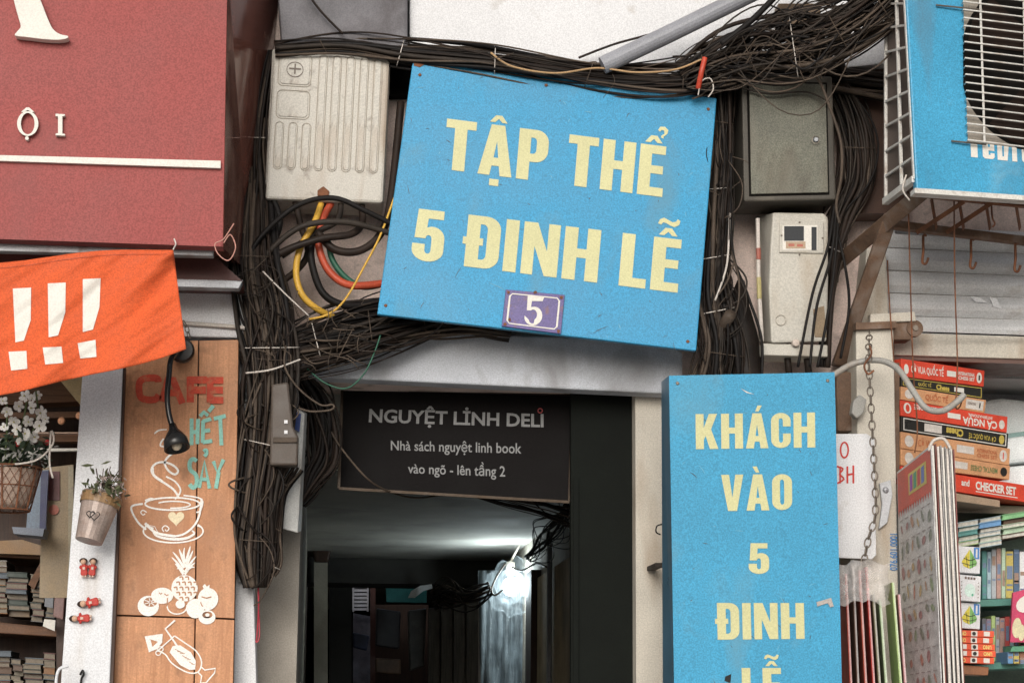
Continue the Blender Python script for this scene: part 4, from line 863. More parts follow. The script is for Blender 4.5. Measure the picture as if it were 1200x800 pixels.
b.fill([[(2.1, 0), (2.1, 1), (2.5, 1), (2.5, .8), (2.35, .8), (2.35, 0)]], fA)
b.fill([[(2.6, .1), (2.6, 1), (2.85, 1), (2.85, .22), (3.0, .22), (3.0, 1), (3.3, 1), (3.3, 0), (2.7, 0)]], fA)
tag(b.build('lettering', m_ivory, t), kind='stuff')
# ---------------- shutter housing
t = thing('roller_shutter', 'grey rolled metal shutter housing with wide slats under the air conditioner', 'shutter', at(1150, 392, 5.6))
for k in range(5):
    y0 = 264 + k * 26.5; y1 = y0 + 25.5; P = []
    xl_ = 1036 + k * 1.2
    prof = []
    for j in range(7):
        s = j / 6; prof.append((y0 + (y1 - y0) * s, 5.572 - .022 * math.sin(math.pi * s) + .001 * k))
    b = MB(); i0 = 0
    for (x, dx) in ((xl_, 0), (1330, 14)):
        for (y, Y) in prof: b.v.append(at(x, y + dx * (1 - .1 * k), Y))
        for (y, Y) in reversed(prof): b.v.append(at(x, y + dx * (1 - .1 * k), 5.597))
    n_ = 14; b.f.append(tuple(range(n_))); b.f.append(tuple(range(2 * n_ - 1, n_ - 1, -1))); b.f += [(j, n_ + j, n_ + (j + 1) % n_, (j + 1) % n_) for j in range(n_)]
    b.build('slat', m_slat, t)
for (x, y, w_, h_) in ((1137, 347, 20, 8), (1160, 348, 14, 14)): MB().slab([(x, y), (x + w_ * .6, y + 2), (x + w_, y + h_), (x + w_ * .3, y + h_ * .8)], 5.549, .002).build('paint_patch', m_white, t)
MB().slab([(1048, 390), (1330, 398), (1330, 424), (1048, 416)], 5.56, .08).build('bottom_bar', m_pillar, t, bevel=.003)
MB().slab([(1048, 416), (1330, 424), (1330, 431), (1048, 421)], 5.57, .2).build('seal_strip', cm('brown_strip', (.13, .07, .055)), t)
t = thing('hook_rail', 'grey pipe rail with hooks hanging in front of the roller shutter', 'rail', at(1130, 278, 5.28))
MB().tube([at(1050, 270, 5.30), at(1330, 288, 5.36)], .010, 12).build('pipe', m_steel, t, smooth=True)
for x, yh in ((1082, 276), (1138, 281), (1190, 285)):
    MB().tube(path3([(x + 3, yh, 5.29), (x, yh + 1, 5.28), (x, yh + 18, 5.28), (x - 1, yh + 31, 5.28), (x + 3, yh + 33, 5.27), (x + 6, yh + 26, 5.26)], 5), .0038, 6).build('hook', m_rust, t, smooth=True)
MB().tube(path3([(1162, 240, 5.1), (1163, 255, 5.1), (1166, 262, 5.1), (1163, 266, 5.1)], 5), .0025, 5).build('hook', m_rust, t, smooth=True)
for i, (P, lb) in enumerate([([(1064, 215, 5.1), (1066, 300, 5.2), (1070, 430, 5.3), (1075, 500, 5.3), (1072, 530, 5.3)], 'long rusty wire hanging from the air conditioner corner'), ([(1118, 235, 5.1), (1119, 330, 5.2), (1122, 430, 5.25), (1120, 475, 5.25), (1125, 476, 5.25), (1128, 465, 5.25)], 'long rusty wire with hooked end hanging before the chess boxes'), ([(1040, 305, 5.4), (1042, 350, 5.4), (1048, 430, 5.36)], 'short rusty wire hanging left of the shutter bracket'),
    ([(1062, 205, 5.0), (1058, 222, 5.0), (1066, 235, 5.0)], 'curled pale wire at the air conditioner lower corner')]):
    wire('hanging_wire', lb, P, .0021 if i < 3 else .0025, (m_rust, m_rust, m_rust, m_cwht)[i], cat='wire')
# bracket with pulley
t = thing('pulley_bracket', 'brown metal bracket with a round pulley left of the shutter bar', 'bracket', at(1062, 400, 5.46))
MB().rect(1044, 369, 1068, 398, 5.46, .06).build('plate', m_rustpipe, t, bevel=.003)
MB().slab([(1020, 368), (1072, 365), (1074, 376), (1020, 378)], 5.45, .03).build('flange', m_pillar, t, bevel=.002)
MB().lathe([(0, 0), (.024, 0), (.024, .02), (0, .02)], at(1070, 386, 5.475), (0, -1, 0), 20).build('pulley', m_rustpipe, t)
MB().lathe([(0, 0), (.008, 0), (.008, .026), (0, .026)], at(1070, 386, 5.475), (0, -1, 0), 12).build('axle', m_chain, t)
MB().tube([at(1072, 389, 5.5), at(1330, 398, 5.55)], .0022, 5).build('pull_cord', m_void, t)
# posts
t = thing('white_post', 'cream painted metal post right of the tall blue sign', 'post', at(1035, 860, 5.42))
MB().slab([(1003, 385), (1047, 383), (1056, 860), (1010, 860)], 5.44, .1).build('shaft', m_pillar, t, bevel=.003)
MB().slab([(1016, 290), (1038, 290), (1042, 386), (1003, 388), (1010, 350)], 5.50, .08).build('upper_shaft', m_pillar, t, bevel=.003)
MB().slab([(1003, 378), (1050, 376), (1051, 384), (1003, 386)], 5.42, .03).build('collar', m_rustpipe, t)
MB().rect(1047, 425, 1054, 560, 5.46, .05).build('dark_edge', m_rustpipe, t)
MB().slab([(1031, 566), (1044, 562), (1046, 580), (1040, 612), (1030, 620), (1034, 590)], 5.425, .01).build('bolt_plate', cm('pale_plate', (.5, .52, .54)), t, bevel=.002)
MB().lathe([(0, .008), (.006, .006), (.009, 0)], at(1038, 574, 5.424), (0, -1, 0), 12).build('bolt', m_steel, t)
b = MB(); fN = quadmap([(1043, 668), (1043.5, 627), (1052.5, 626), (1052.5, 667)], flat(5.438), 1)
V_, P_ = font_mesh('076.601.0001', .015); xw = max(v.x for v in V_); hh = max(v.y for v in font_mesh('H', .015)[0]); i0 = 0
pB_ = lambda u, v: at(1043 + 8.5 * v, 668 - 43 * u, 5.437)
q0 = pB_
b.v += [pB_(v.x / xw, 1 - (1 - v.y / hh)) for v in V_]; b.f += P_
b.v = [at(1051.5 - 8.5 * (v.y / hh), 668 - 43 * v.x / xw, 5.437) for v in V_]
b.build('phone_number', cm('blue_ink', (.06, .2, .45)), t)
t = thing('hanging_pipe', 'bent white plastic pipe hung as a rail between chain and chess boxes', 'pipe', at(1095, 482, 5.2))
MB().tube(path3([(976, 440, 5.36), (1000, 426, 5.34), (1030, 422, 5.32), (1052, 432, 5.28), (1068, 455, 5.24), (1085, 478, 5.22), (1105, 481, 5.22), (1122, 470, 5.22), (1130, 462, 5.22)], 5), .0088, 10).build('tube', m_pvc, t, smooth=True)
chain('hanging_chain', 'long rusty chain hanging down the white post', [(1019, 388, 5.38), (1018, 420, 5.3), (1021, 480, 5.3), (1024, 540, 5.3), (1026, 600, 5.3), (1018, 630, 5.3), (1012, 660, 5.3)], .0085, .0022)
wire('chain_hook', 'bent rusty hook at the top of the long chain', [(1019, 405, 5.3), (1021, 415, 5.28), (1013, 428, 5.28), (1017, 438, 5.28), (1024, 434, 5.28)], .003, m_rust, cat='hook')
# rough stuff above the red lettered board
o = MB().slab([(1000, 470), (1008, 462), (1016, 468), (1012, 484), (1004, 490), (998, 484)], 5.40, .03).build('broken_clip', m_pvc, bevel=.003); tag(o, 'broken white plastic clip between blue sign and white post', 'clip')
o = MB().slab([(980, 434), (1000, 436), (1003, 505), (982, 505)], 5.5, .08).build('rotten_timber', m_rustpipe, bevel=.004); tag(o, 'rough brown timber stub between the tall blue sign and white post', 'timber')
t = thing('red_lettered_board', 'white board with red handwritten letters half hidden by the tall blue sign', 'board', at(1005, 655, 5.36))
pW = flat(5.36)
MB().slab([(955, 508), (1016, 508), (1025, 514), (1027, 650), (1022, 655), (955, 652)], 5.36, .008).build('panel', m_white, t, bevel=.002)
rd = lambda x, y: at(x, y, 5.3585); m_ri = cm('red_ink', (.5, .03, .02))
MB().ribbon(ell(989.5, 527, 4.5, 9, 16), 2, rd, True).build('letter', m_ri, t)
MB().ribbon(cr([(980, 546), (988, 549), (984, 555), (989, 561), (981, 566)], 3), 2, lambda x, y: at(x, y, 5.3579)).ribbon([(984.5, 546), (984.5, 566)], 2, lambda x, y: at(x, y, 5.3583)).build('letter', m_ri, t)
o = MB().ribbon([(993, 546), (993, 566)], 2.2, rd).ribbon([(1000, 545), (1000, 566)], 2.2, rd).ribbon([(994, 556), (999, 555)], 2.2, rd).build('letter', m_ri, t)
# ---------------- alley: sign, panel, far things
t = thing('corridor_sign', 'black bookshop direction sign with bronze frame above the alley mouth', 'sign', at(530, 580, 5.72))
pK = Plane((400, 455, 5.75), (672, 465, 5.72), (400, 570, 5.72))
MB().prism([pK(*p) for p in [(402, 456), (670, 463), (666, 587), (398, 571)]], (0, .02, 0)).build('panel', m_board, t)
fr = [(401, 455), (671, 462), (667, 588), (397, 572)]
for a, c in zip(fr, fr[1:] + fr[:1]): MB().tube([pK(*a, .004), pK(*c, .004)], .0055, 4).build('frame_bar', m_bronze, t)
b = MB(); print_text(b, 'NGUYỆT LİNH DELI', [(433, 479), (637, 485), (637, 500), (432, 494)], pK, .003, .025); b.build('lettering', m_greyprint, t)
b = MB(); print_text(b, 'Nhà sách nguyệt linh book', [(458, 516), (611, 519), (611, 531), (458, 527)], pK, .003, .012); b.build('lettering', m_greyprint, t)
b = MB(); print_text(b, 'vào ngõ - lên tầng 2', [(478, 543), (592, 546), (592, 558), (478, 554)], pK, .003, .012); b.build('lettering', m_greyprint, t)
b = MB(); b.ribbon([(633 + 2.6 * math.cos(k * .63), 481 + 2.6 * math.sin(k * .63)) for k in range(10)], 1.2, lambda x, y: pK(x, y, .004), True); b.build('red_ring', cm('dull_red', (.3, .04, .04)), t)
t = thing('alley_door', 'near black metal door leaf standing open at the right of the alley', 'door', at(706, 900, 5.64))
MB().slab([(669, 450), (746, 452), (746, 1400), (669, 1400)], 5.66, .03).build('leaf', m_dgreen, t, bevel=.003)
MB().rect(672, 560, 678, 1390, 5.653, .006).build('edge_strip', m_dgreen, t)
# hooks on right pier
o = MB().tube(path3([(776, 614, 5.5), (770, 616, 5.5), (769, 623, 5.5), (774, 626, 5.5)], 4), .0022, 5).build('wall_hook', m_black, smooth=True); tag(o, 'small black wire hook on the wall left of the tall blue sign', 'hook')
o = MB().rect(768, 659, 777, 664, 5.45, .14).build('wall_peg', m_cable[2]); tag(o, 'short grey peg sticking out behind the tall blue sign edge', 'peg')
# lamp
bp = at(598, 687, 10.55)
t = thing('alley_bulb', 'glowing white bulb lamp hanging deep in the alley', 'lamp', bp)
m_em = mat('bulb_glow', (.85, .95, 1.0), em=22.)
MB().ball(bp, .042, 14, 10, (1, 1, 1.15)).build('bulb', m_em, t, smooth=True)
MB().lathe([(.02, 0), (.026, .03), (.022, .07), (0, .075)], bp + Vector((0, 0, .06)), (0, 0, 1), 12).build('socket', m_cwht, t, smooth=True)
MB().tube([bp + Vector((0, 0, .13)), bp + Vector((.05, .05, .22)), bp + Vector((.1, .1, .4))], .006, 6).build('cord', m_cwht, t, smooth=True)
ld = bpy.data.lights.new('bulb_light', 'POINT'); ld.energy = 15; ld.color = (.8, .95, 1); ld.shadow_soft_size = .06
lo = bpy.data.objects.new('bulb_light', ld); COL.objects.link(lo); lo.parent = t; lo.location = (0, -.1, 0.0)
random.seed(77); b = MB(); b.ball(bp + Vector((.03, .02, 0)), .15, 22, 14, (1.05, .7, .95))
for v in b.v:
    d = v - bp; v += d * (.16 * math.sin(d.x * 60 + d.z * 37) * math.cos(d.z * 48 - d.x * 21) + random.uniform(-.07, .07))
m_halo = mat('halo_plastic', (.8, .9, .95), .3, var=.4, vs=30, bump=.6); pn = m_halo.node_tree.nodes['Principled BSDF']; pn.inputs['Alpha'].default_value = .035  # near-transparent shells, added to form a glow halo around the bulb
o = b.build('outer_halo_shell', m_halo); tag(o, 'thin crumpled plastic shell added to give the alley bulb its glow halo', 'halo shell')
b = MB(); b.ball(bp, .085, 18, 12)
for v in b.v: v += (v - bp) * random.uniform(-.15, .15)
o = b.build('inner_halo_shell', m_halo); tag(o, 'inner crumpled plastic shell added for the halo close around the alley bulb', 'halo shell')
wire('cable', 'white loop of wire just left of the glowing alley bulb', [(592, 660, 10.4), (582, 675, 10.4), (576, 690, 10.4), (580, 697, 10.4), (590, 690, 10.4)], .005, m_cable[3])
wire('cable', 'white wire running right from the glowing alley bulb', [(600, 664, 10.4), (612, 668, 9.9), (628, 660, 9.5), (640, 664, 9.2)], .005, m_cable[3])
m_drape = mat('plastic_drape', (.13, .15, .16), .5, var=.45, vs=9, bump=.6, dirt=[((.08, .08, .08), .4, 6, 3)])
b = MB(); n = 26; h = 14
for j in range(h + 1):
    for i in range(n + 1):
        u, v = i / n, j / h; x = 560 + 64 * u + 4 * math.sin(v * 3) * (1 - u); y = 668 + 400 * v
        b.v.append(at(x, y, 10.85 + .05 * math.sin(u * 19 + math.sin(v * 7) * 2) * (.3 + v) + .03 * math.sin(u * 41 + v * 13) - .1 * u))
for j in range(h):
    for i in range(n): b.f.append((j*(n+1)+i, j*(n+1)+i+1, (j+1)*(n+1)+i+1, (j+1)*(n+1)+i))
o = b.build('plastic_curtain', m_drape, smooth=True); tag(o, 'pale wrinkled plastic curtain lit up below the alley bulb', 'curtain'); s_ = o.modifiers.new('t', 'SOLIDIFY'); s_.thickness = .004
def simp(name, label, cat, q, Y, th, m, bev=0, sh=False):
    o = MB().slab(q, Y, th).build(name, m, bevel=bev); return tag(o, label, cat)
o = MB().box((xW - .05, 9.85, 0), (xW - .001, 10.1, at(628, 668, 9.9).z)).build('wood_post', m_wood2); tag(o, 'dark wooden post right of the lit plastic curtain in the alley', 'post')
o = MB().box((xW - .02, 8.5, 0), (xW - .001, 9.84, at(650, 665, 9.2).z)).build('wall_panel', mat('stained_beige', (.4, .31, .2), .9, var=.35, vs=5, bump=.5, dirt=((.12, .08, .05), .5, 6, 4))); tag(o, 'stained beige wall panel between the dark door and the bulb', 'panel')
t = thing('alley_pilaster', 'narrow dark pilaster with capital at the far left of the alley', 'pilaster', at(378, 1300, 11))
MB().rect(368, 655, 384, 1300, 11.2, .3).build('shaft', m_alley, t); MB().slab([(366, 640), (388, 641), (385, 658), (369, 658)], 11.15, .34).build('capital', m_wood2, t, bevel=.01)
simp('shutter_door', 'dark closed door panel at the left end of the alley', 'door', [(386, 683), (412, 684), (412, 1200), (386, 1200)], 12, .08, cm('near_black_wood', (.02, .018, .015)))
t = thing('white_vent', 'small white slatted vent deep in the alley beside the teal sign', 'vent', at(422, 716, 12.6))
for k in range(7): MB().rect(414, 685.5 + k * 4.4, 431, 688.3 + k * 4.4, 12.6, .03).build('slat', cm('vent_white', (.8, .8, .85)), t)
for x in (413, 430): MB().rect(x, 684, x + 2, 716, 12.59, .04).build('side_bar', MATS['vent_white'], t)
simp('pale_door_frame', 'blotchy pale door strip under the white vent in the alley', 'door', [(414, 718), (436, 722), (434, 1100), (412, 1100)], 12.7, .05, mat('pale_blotchy', (.34, .33, .4), .8, var=.5, vs=9, dirt=((.03, .02, .02), .8, 5, 1.5)))
simp('teal_sign', 'small teal sign hanging deep in the alley', 'sign', [(452, 685), (500, 686), (500, 706), (453, 705)], 12.3, .02, cm('teal_sheet', (.06, .30, .29)), .002)
simp('dark_doorway', 'dark brown double door below the teal sign in the alley', 'door', [(438, 708), (502, 708), (502, 1100), (436, 1100)], 12.8, .05, m_wood2)
simp('red_brown_post', 'reddish brown post between pale strip and dark doorway in alley', 'post', [(434, 686), (440, 686), (440, 1100), (434, 1100)], 12.5, .05, cm('red_brown', (.12, .05, .04)))
t = thing('cupboard_panels', 'weathered grey-brown wooden panels left of the plastic curtain', 'panelling', at(530, 1100, 11.9))
m_wp = wood('weathered_panel', (.16, .14, .12), (.07, .06, .05))
for k in range(4): x = 502 + k * 15; MB().rect(x, 712 - k * 3, x + 13.5, 1100, 11.9 - .12 * k, .05).build('panel', m_wp, t, bevel=.006)
simp('paper_scrap', 'white crumpled paper stuck high on the alley panelling', 'paper', [(478, 700), (482, 692), (492, 686), (506, 684), (507, 689), (496, 692), (486, 700)], 11.6, .01, m_white)
bundle('cable_bundle', 'small dark cable tangle on top of the alley panelling', [(506, 700, 11.4), (520, 697, 11.2), (545, 700, 10.9), (575, 690, 10.4)], [14, 24, 20, 10], 16, seed=31, r=.007, jitter=1.)
o = MB().tube([Vector((xW - .035, 9.2, 2.5)), Vector((xW - .035, 9.2, 0))], .012, 8).build('wall_pipe', m_pipe, smooth=True); tag(o, 'thin grey pipe running down the stained beige alley panel', 'pipe')
for k, (q, lb, c) in enumerate((([(441, 712), (470, 716), (468, 760), (440, 756)], 'dark crumpled tarpaulin in front of the alley doorway', (.05, .045, .05)), ([(413, 740), (433, 744), (430, 762), (414, 758)], 'dull blue cloth hanging on the pale alley door strip', (.06, .07, .13)), ([(440, 770), (470, 772), (470, 790), (440, 788)], 'brown carton standing before the alley doorway', (.14, .08, .05)), ([(478, 715), (500, 712), (497, 780), (480, 786)], 'hanging grey coat on the alley doorway right side', (.09, .085, .08)))):
    o = MB().slab(q, 12.2 - .05 * k, .06).build(('tarpaulin', 'cloth', 'carton', 'coat')[k], cm('alley_item_%d' % k, c, var=.5, vs=12), bevel=.01); tag(o, lb, ('tarpaulin', 'cloth', 'carton', 'coat')[k])
# ---------------- left shop interior
t = thing('white_door_post', 'wide white painted post left of the cafe board, with magnets', 'post', at(105, 860, 5.3))
MB().slab([(97, 430), (144, 430), (126, 860), (67, 860)], 5.28, .04).build('face', m_postw, t, bevel=.003)
MB().slab([(144, 430), (147, 430), (130, 860), (126.5, 860)], 5.285, .03).build('edge', m_wood2, t)
def figurine(label, x, y, ang, s=1.):
    """small red-dressed doll magnet"""
    t = thing('doll_magnet', label, 'magnet', at(x, y, 5.27), 'doll magnets on the white post'); ca, sa = math.cos(ang), math.sin(ang)
    T_ = lambda a, c: (x + s * (a * ca - c * sa), y + s * (a * sa + c * ca))
    body = [(-2.4, -2.5), (2.4, -2.5), (3.4, 3), (4.4, 9.5), (2.4, 11), (-2.4, 11), (-4.4, 9.5), (-3.4, 3)]
    MB().slab([T_(*p) for p in body], 5.262, .012).build('dress', cm('doll_red', (.42, .03, .02)), t, bevel=.003)
    MB().ball(at(*T_(0, -5), 5.266), .0075 * s, 10, 8).build('head', cm('doll_skin', (.55, .35, .24)), t, smooth=True)
    MB().ball(at(*T_(0, -6.4), 5.270), .0095 * s, 10, 8, (1.1, .8, .8)).build('hair', cm('doll_hair', (.03, .015, .01)), t, smooth=True)
    MB().slab([T_(*p) for p in [(-1.5, 1), (1.5, 1), (1.2, 4), (-1.2, 4)]], 5.2595, .003).build('apron', cm('doll_apron', (.55, .4, .33)), t)
    for sx in (-1, 1): MB().ball(at(*T_(3.6 * sx, 1), 5.266), .0036 * s, 8, 6, (1, .8, 1.5)).build('sleeve', MATS['doll_red'], t, smooth=True)
    for sx in (-1, 1): MB().ball(at(*T_(1.6 * sx, 12), 5.266), .0035 * s, 6, 5).build('foot', MATS['doll_apron'], t, smooth=True)
figurine('left doll of the upright red magnet pair high on the white post', 98, 663, -.05)
figurine('right doll of the upright red magnet pair high on the white post', 108.5, 663, .12)
figurine('sideways red doll magnet with dark hair, below the upright pair', 103, 706, -1.75, 1.15)
figurine('lowest sideways red doll magnet on the white post', 93, 724, -1.62, 1.1)
o = MB().tube(path3([(80, 780, 5.2), (70, 783, 5.2), (66, 795, 5.2), (66, 815, 5.2)], 4), .004, 6).build('curved_bar', m_postw, smooth=True); tag(o, 'curved white bar at the lower left edge of white post', 'bar')
o = MB().tube(path3([(94, 790, 5.27), (97, 785, 5.265), (98, 790, 5.265), (95, 797, 5.27), (95, 815, 5.27)], 4), .003, 6).build('black_clip', m_black, smooth=True); tag(o, 'small black clip at the bottom of the white post', 'clip')
# flower tin
t = thing('flower_tin', 'tilted tin pot with two hearts and dried flowers hung by the cafe board', 'flower pot', at(108, 632, 5.2))
a_ = at(120, 580, 5.18); b_ = at(104, 634, 5.16); ax = b_ - a_; L_ = ax.length
m_tin = mat('raw_tin', (.34, .27, .235), .45, metal=.15, var=.3, vs=20, bump=.1, dirt=((.2, .12, .08), .3, 20, 1))
MB().lathe([(0, .01), (.046, .01), (.051, 0), (.051, .005), (.043, L_ * .5), (.035, L_), (0, L_)], a_, ax, 22).build('pot', m_tin, t, smooth=False)
MB().lathe([(.0518, L_ * .03), (.0515, L_ * .1), (.0508, L_ * .24)], a_, ax, 22).build('burlap_band', cm('burlap', (.25, .15, .07)), t)
b = MB()
for (hx, hy, s_) in ((106, 602, 4.6), (111, 604, 5.6)): b.tube([at(x, y, 5.108) for x, y in [(lambda p: ((p[0] - hx) * 1 + hx + (p[1] - hy) * -.15, p[1]))(p) for p in heart(hx, hy, s_)] + [(lambda p: ((p[0] - hx) + hx + (p[1] - hy) * -.15, p[1]))(heart(hx, hy, s_)[0])]], .0012, 4, False)
b.build('heart_print', m_black, t)
random.seed(8); 
def leafcloud(mb, c, rad, n, s, sq=(1, 1, 1)):
    for k in range(n):
        d = Vector([random.gauss(0, .5) * q_ for q_ in sq]) * rad; p = Vector(c) + d; a = Vector([random.uniform(-1, 1) for _ in range(3)]).normalized(); b2 = a.orthogonal().normalized(); l = s * random.uniform(.6, 1.3)
        mb.poly([p - a * l, p + b2 * l * .4, p + a * l, p - b2 * l * .4])
b = MB(); leafcloud(b, at(122, 570, 5.15), .05, 90, .014, (1, .6, .8)); b.build('leaves', cm('dry_leaf', (.09, .1, .05)), t)
b = MB(); leafcloud(b, at(126, 568, 5.13), .05, 60, .008, (1, .6, .8)); tag(b.build('small_flowers', cm('dry_flower', (.35, .28, .25)), t), kind='stuff')
b = MB()
for k in range(9): b.tube([at(118, 582, 5.16), at(118 + random.uniform(-14, 26), 560 - random.uniform(0, 16), 5.14)], .0014, 4)
b.build('stems', m_wood2, t)
# orchid basket
t = thing('orchid_basket', 'hanging wire basket lined with cloth holding white orchids', 'flower basket', at(12, 598, 5.25))
bc = at(12, 548, 5.3); bz = at(12, 598, 5.3).z; Hh = bc.z - bz
MB().lathe([(0, Hh * .9), (.074, Hh * .95), (.076, Hh * .9), (.059, Hh * .2), (.052, .01), (0, 0)], (bc.x, bc.y, bz), (0, 0, 1), 28).build('liner', mat('basket_liner', (.33, .25, .2), .9, var=.2, vs=30, bump=.5), t, smooth=True)
R_ = lambda h: .0565 + .0245 * h
for k in range(3):
    hh_ = (.0, .55, 1.)[k]; MB().tube([Vector((bc.x + R_(hh_) * math.cos(a), bc.y + R_(hh_) * math.sin(a), bz + Hh * hh_)) for a in [6.2832 * i / 28 for i in range(29)]], .0025 if k != 1 else .0015, 5, False).build('wire_ring', m_rust, t, smooth=True)
for k in range(10): a = k * .628 + .2; MB().tube([Vector((bc.x + R_(h_) * math.cos(a), bc.y + R_(h_) * math.sin(a), bz + Hh * h_)) for h_ in (0, .5, 1)], .0022, 5).build('wire_rib', m_rust, t)
b = MB()
for k in range(22):
    for sg in (1, -1):
        a0 = k * 6.2832 / 22; b.tube([Vector((bc.x + (R_(i / 8) + .001) * math.cos(a0 + sg * i * .12), bc.y + (R_(i / 8) + .001) * math.sin(a0 + sg * i * .12), bz + Hh * i / 8)) for i in range(9)], .0008, 3, False)
tag(b.build('wire_mesh', m_rust, t), kind='stuff')
b = MB(); random.seed(4); leafcloud(b, at(15, 528, 5.28), .09, 260, .016, (1, .8, .45)); b.build('foliage', cm('dark_leaf', (.04, .06, .035)), t)
b = MB(); leafcloud(b, at(20, 532, 5.24), .09, 90, .009, (1, .8, .4)); tag(b.build('small_white_flowers', cm('small_flower', (.45, .45, .42)), t), kind='stuff')
m_orch = mat('orchid_white', (.78, .76, .72), .6, var=.06, bump=.1)
random.seed(9); m_oc = cm('orchid_centre', (.45, .42, .15))
for (x, y, s_) in [(29, 464, .9), (44, 463, .7), (37, 478, .9), (48, 484, .95), (22, 476, .8), (8, 482, .8), (16, 494, .8), (46, 499, .95), (33, 494, .8), (30, 508, .9), (24, 517, .7), (40, 512, .85), (20, 503, .75), (3, 470, .65), (53, 491, .6), (5, 500, .7), (38, 466, .6)]:
    Yo = 5.2 + random.uniform(-.04, .04); c = at(x, y, Yo); fl = MB(); a0 = random.uniform(0, 6.28); rr_ = .0155 * s_
    nrm_ = Vector((random.uniform(-.7, .7), -1, random.uniform(-.6, .4))).normalized(); e1 = nrm_.orthogonal().normalized(); e2 = nrm_.cross(e1)
    for k in range(5):
        a = a0 + k * 1.257 + random.uniform(-.12, .12); wd = .62 if k % 2 else .42; d = e1 * math.cos(a) + e2 * math.sin(a); e = e2 * math.cos(a) - e1 * math.sin(a); cup = random.uniform(-.1, .45); ln = random.uniform(.9, 1.2)
        L0 = [c + d * rr_ * r0 * ln + e * rr_ * w0 * wd + nrm_ * rr_ * (cup * r0 * r0 - .25 * abs(w0)) for r0, w0 in ((.05, 0), (.4, .75), (.8, 1), (1.08, .6), (1.18, .05), (1.1, -.6), (.8, -1), (.4, -.75))]
        md = c + d * rr_ * .65 * ln + nrm_ * rr_ * cup * .35; i0 = len(fl.v); fl.v += L0 + [md]; fl.f += [(i0 + q_, i0 + (q_ + 1) % 8, i0 + 8) for q_ in range(8)]
    fl.build('orchid_flower', m_orch, t, smooth=True)
    MB().ball(c + nrm_ * .003, .0028 * s_, 6, 5).build('flower_centre', m_oc, t, smooth=True)
for (P) in ([(10, 545, 5.26), (22, 510, 5.24), (30, 480, 5.22), (32, 455, 5.2)], [(14, 545, 5.26), (34, 515, 5.24), (44, 485, 5.22), (42, 458, 5.2)], [(5, 545, 5.26), (8, 510, 5.24), (8, 470, 5.2)]): MB().tube(path3(P, 4), .0025, 5).build('stem', cm('stem_green', (.1, .13, .05)), t, smooth=True)
for (x, y) in ((20, 520), (56, 518)): MB().ball(at(x, y, 5.23), .008, 8, 6).build('red_berry', cm('berry_red', (.4, .03, .03)), t, smooth=True)
MB().tube(path3([(-5, 545, 5.25), (40, 540, 5.2), (62, 520, 5.2), (60, 505, 5.2), (58, 540, 5.2), (62, 560, 5.2)], 5), .0028, 5).build('tied_ribbon', m_cwht, t, smooth=True)
# interior furniture
def obj1(name, label, cat, q, Y, th, m, bev=0, group=None):
    o = MB().slab(q, Y, th).build(name, m, bevel=bev); return tag(o, label, cat, group)
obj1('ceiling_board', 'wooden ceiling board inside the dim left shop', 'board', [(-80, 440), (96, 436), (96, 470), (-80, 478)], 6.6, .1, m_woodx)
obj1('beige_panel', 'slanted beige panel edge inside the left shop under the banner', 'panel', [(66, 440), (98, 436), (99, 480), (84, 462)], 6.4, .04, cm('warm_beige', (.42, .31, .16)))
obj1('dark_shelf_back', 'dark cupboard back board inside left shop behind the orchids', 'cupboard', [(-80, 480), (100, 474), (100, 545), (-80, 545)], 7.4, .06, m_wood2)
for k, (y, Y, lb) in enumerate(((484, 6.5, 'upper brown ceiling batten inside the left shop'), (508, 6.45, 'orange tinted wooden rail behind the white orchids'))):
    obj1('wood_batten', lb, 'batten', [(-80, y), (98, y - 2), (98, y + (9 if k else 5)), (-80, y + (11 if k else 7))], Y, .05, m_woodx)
obj1('metal_strip', 'thin shiny metal strip behind the orchid basket', 'strip', [(40, 525), (93, 525), (93, 528), (40, 528.5)], 6.2, .02, m_ivory)
obj1('metal_strip', 'thin tan strip above the shiny strip behind the orchids', 'strip', [(40, 506), (94, 506), (94, 508), (40, 508)], 6.25, .02, cm('tan_strip', (.4, .27, .2)))
for k, (x, y) in enumerate(((72, 493), (93, 487))):
    o = MB().ball(at(x, y, 6.1), .012, 8, 6).build('ceiling_light_bead', cm('warm_bead', (.7, .35, .2)), smooth=True); tag(o, ('small reddish bead light inside left shop, left one', 'small reddish bead light inside left shop, right one by the post')[k], 'bead')
t = thing('wall_poster', 'beige poster with blue stripe and red disc behind the basket', 'poster', at(66, 640, 5.9))
MB().slab([(50, 548), (86, 544), (84, 700), (46, 700)], 5.95, .01).build('sheet', cm('aged_paper', (.27, .2, .12)), t)
MB().rect(56, 552, 70, 586, 5.945, .003).build('dark_picture', cm('maroon_ink', (.1, .03, .03)), t)
MB().slab(ell(63, 597, 6, 6, 14), 5.944, .002).build('red_disc', cm('faded_red', (.4, .12, .08)), t)
MB().slab([(36, 552), (57, 550), (54, 625), (30, 628)], 5.9, .012).build('blue_sheet', cm('pale_blue_paper', (.15, .19, .24)), t)
MB().slab([(48, 552), (57, 551), (53, 625), (46, 626)], 5.895, .004).build('navy_stripe', cm('navy_paper', (.04, .045, .1)), t)
MB().rect(80, 546, 86, 700, 5.94, .003).build('border_strip', cm('cream_paper', (.3, .26, .18)), t)
cols = {'brown': (.09, .05, .03), 'tan': (.15, .1, .055), 'grey': (.1, .095, .09), 'dark red': (.1, .025, .02), 'cream': (.2, .17, .12), 'dark green': (.025, .04, .03), 'blue grey': (.08, .1, .12), 'black': (.02, .02, .02), 'orange brown': (.2, .09, .03), 'dull white': (.33, .31, .28)}  # left shop cover colours darkened to stand for the dim interior's shade
m_page = cm('book_pages', (.15, .12, .085), vs=60, var=.25)  # left shop pages, shade of the room put into their colour
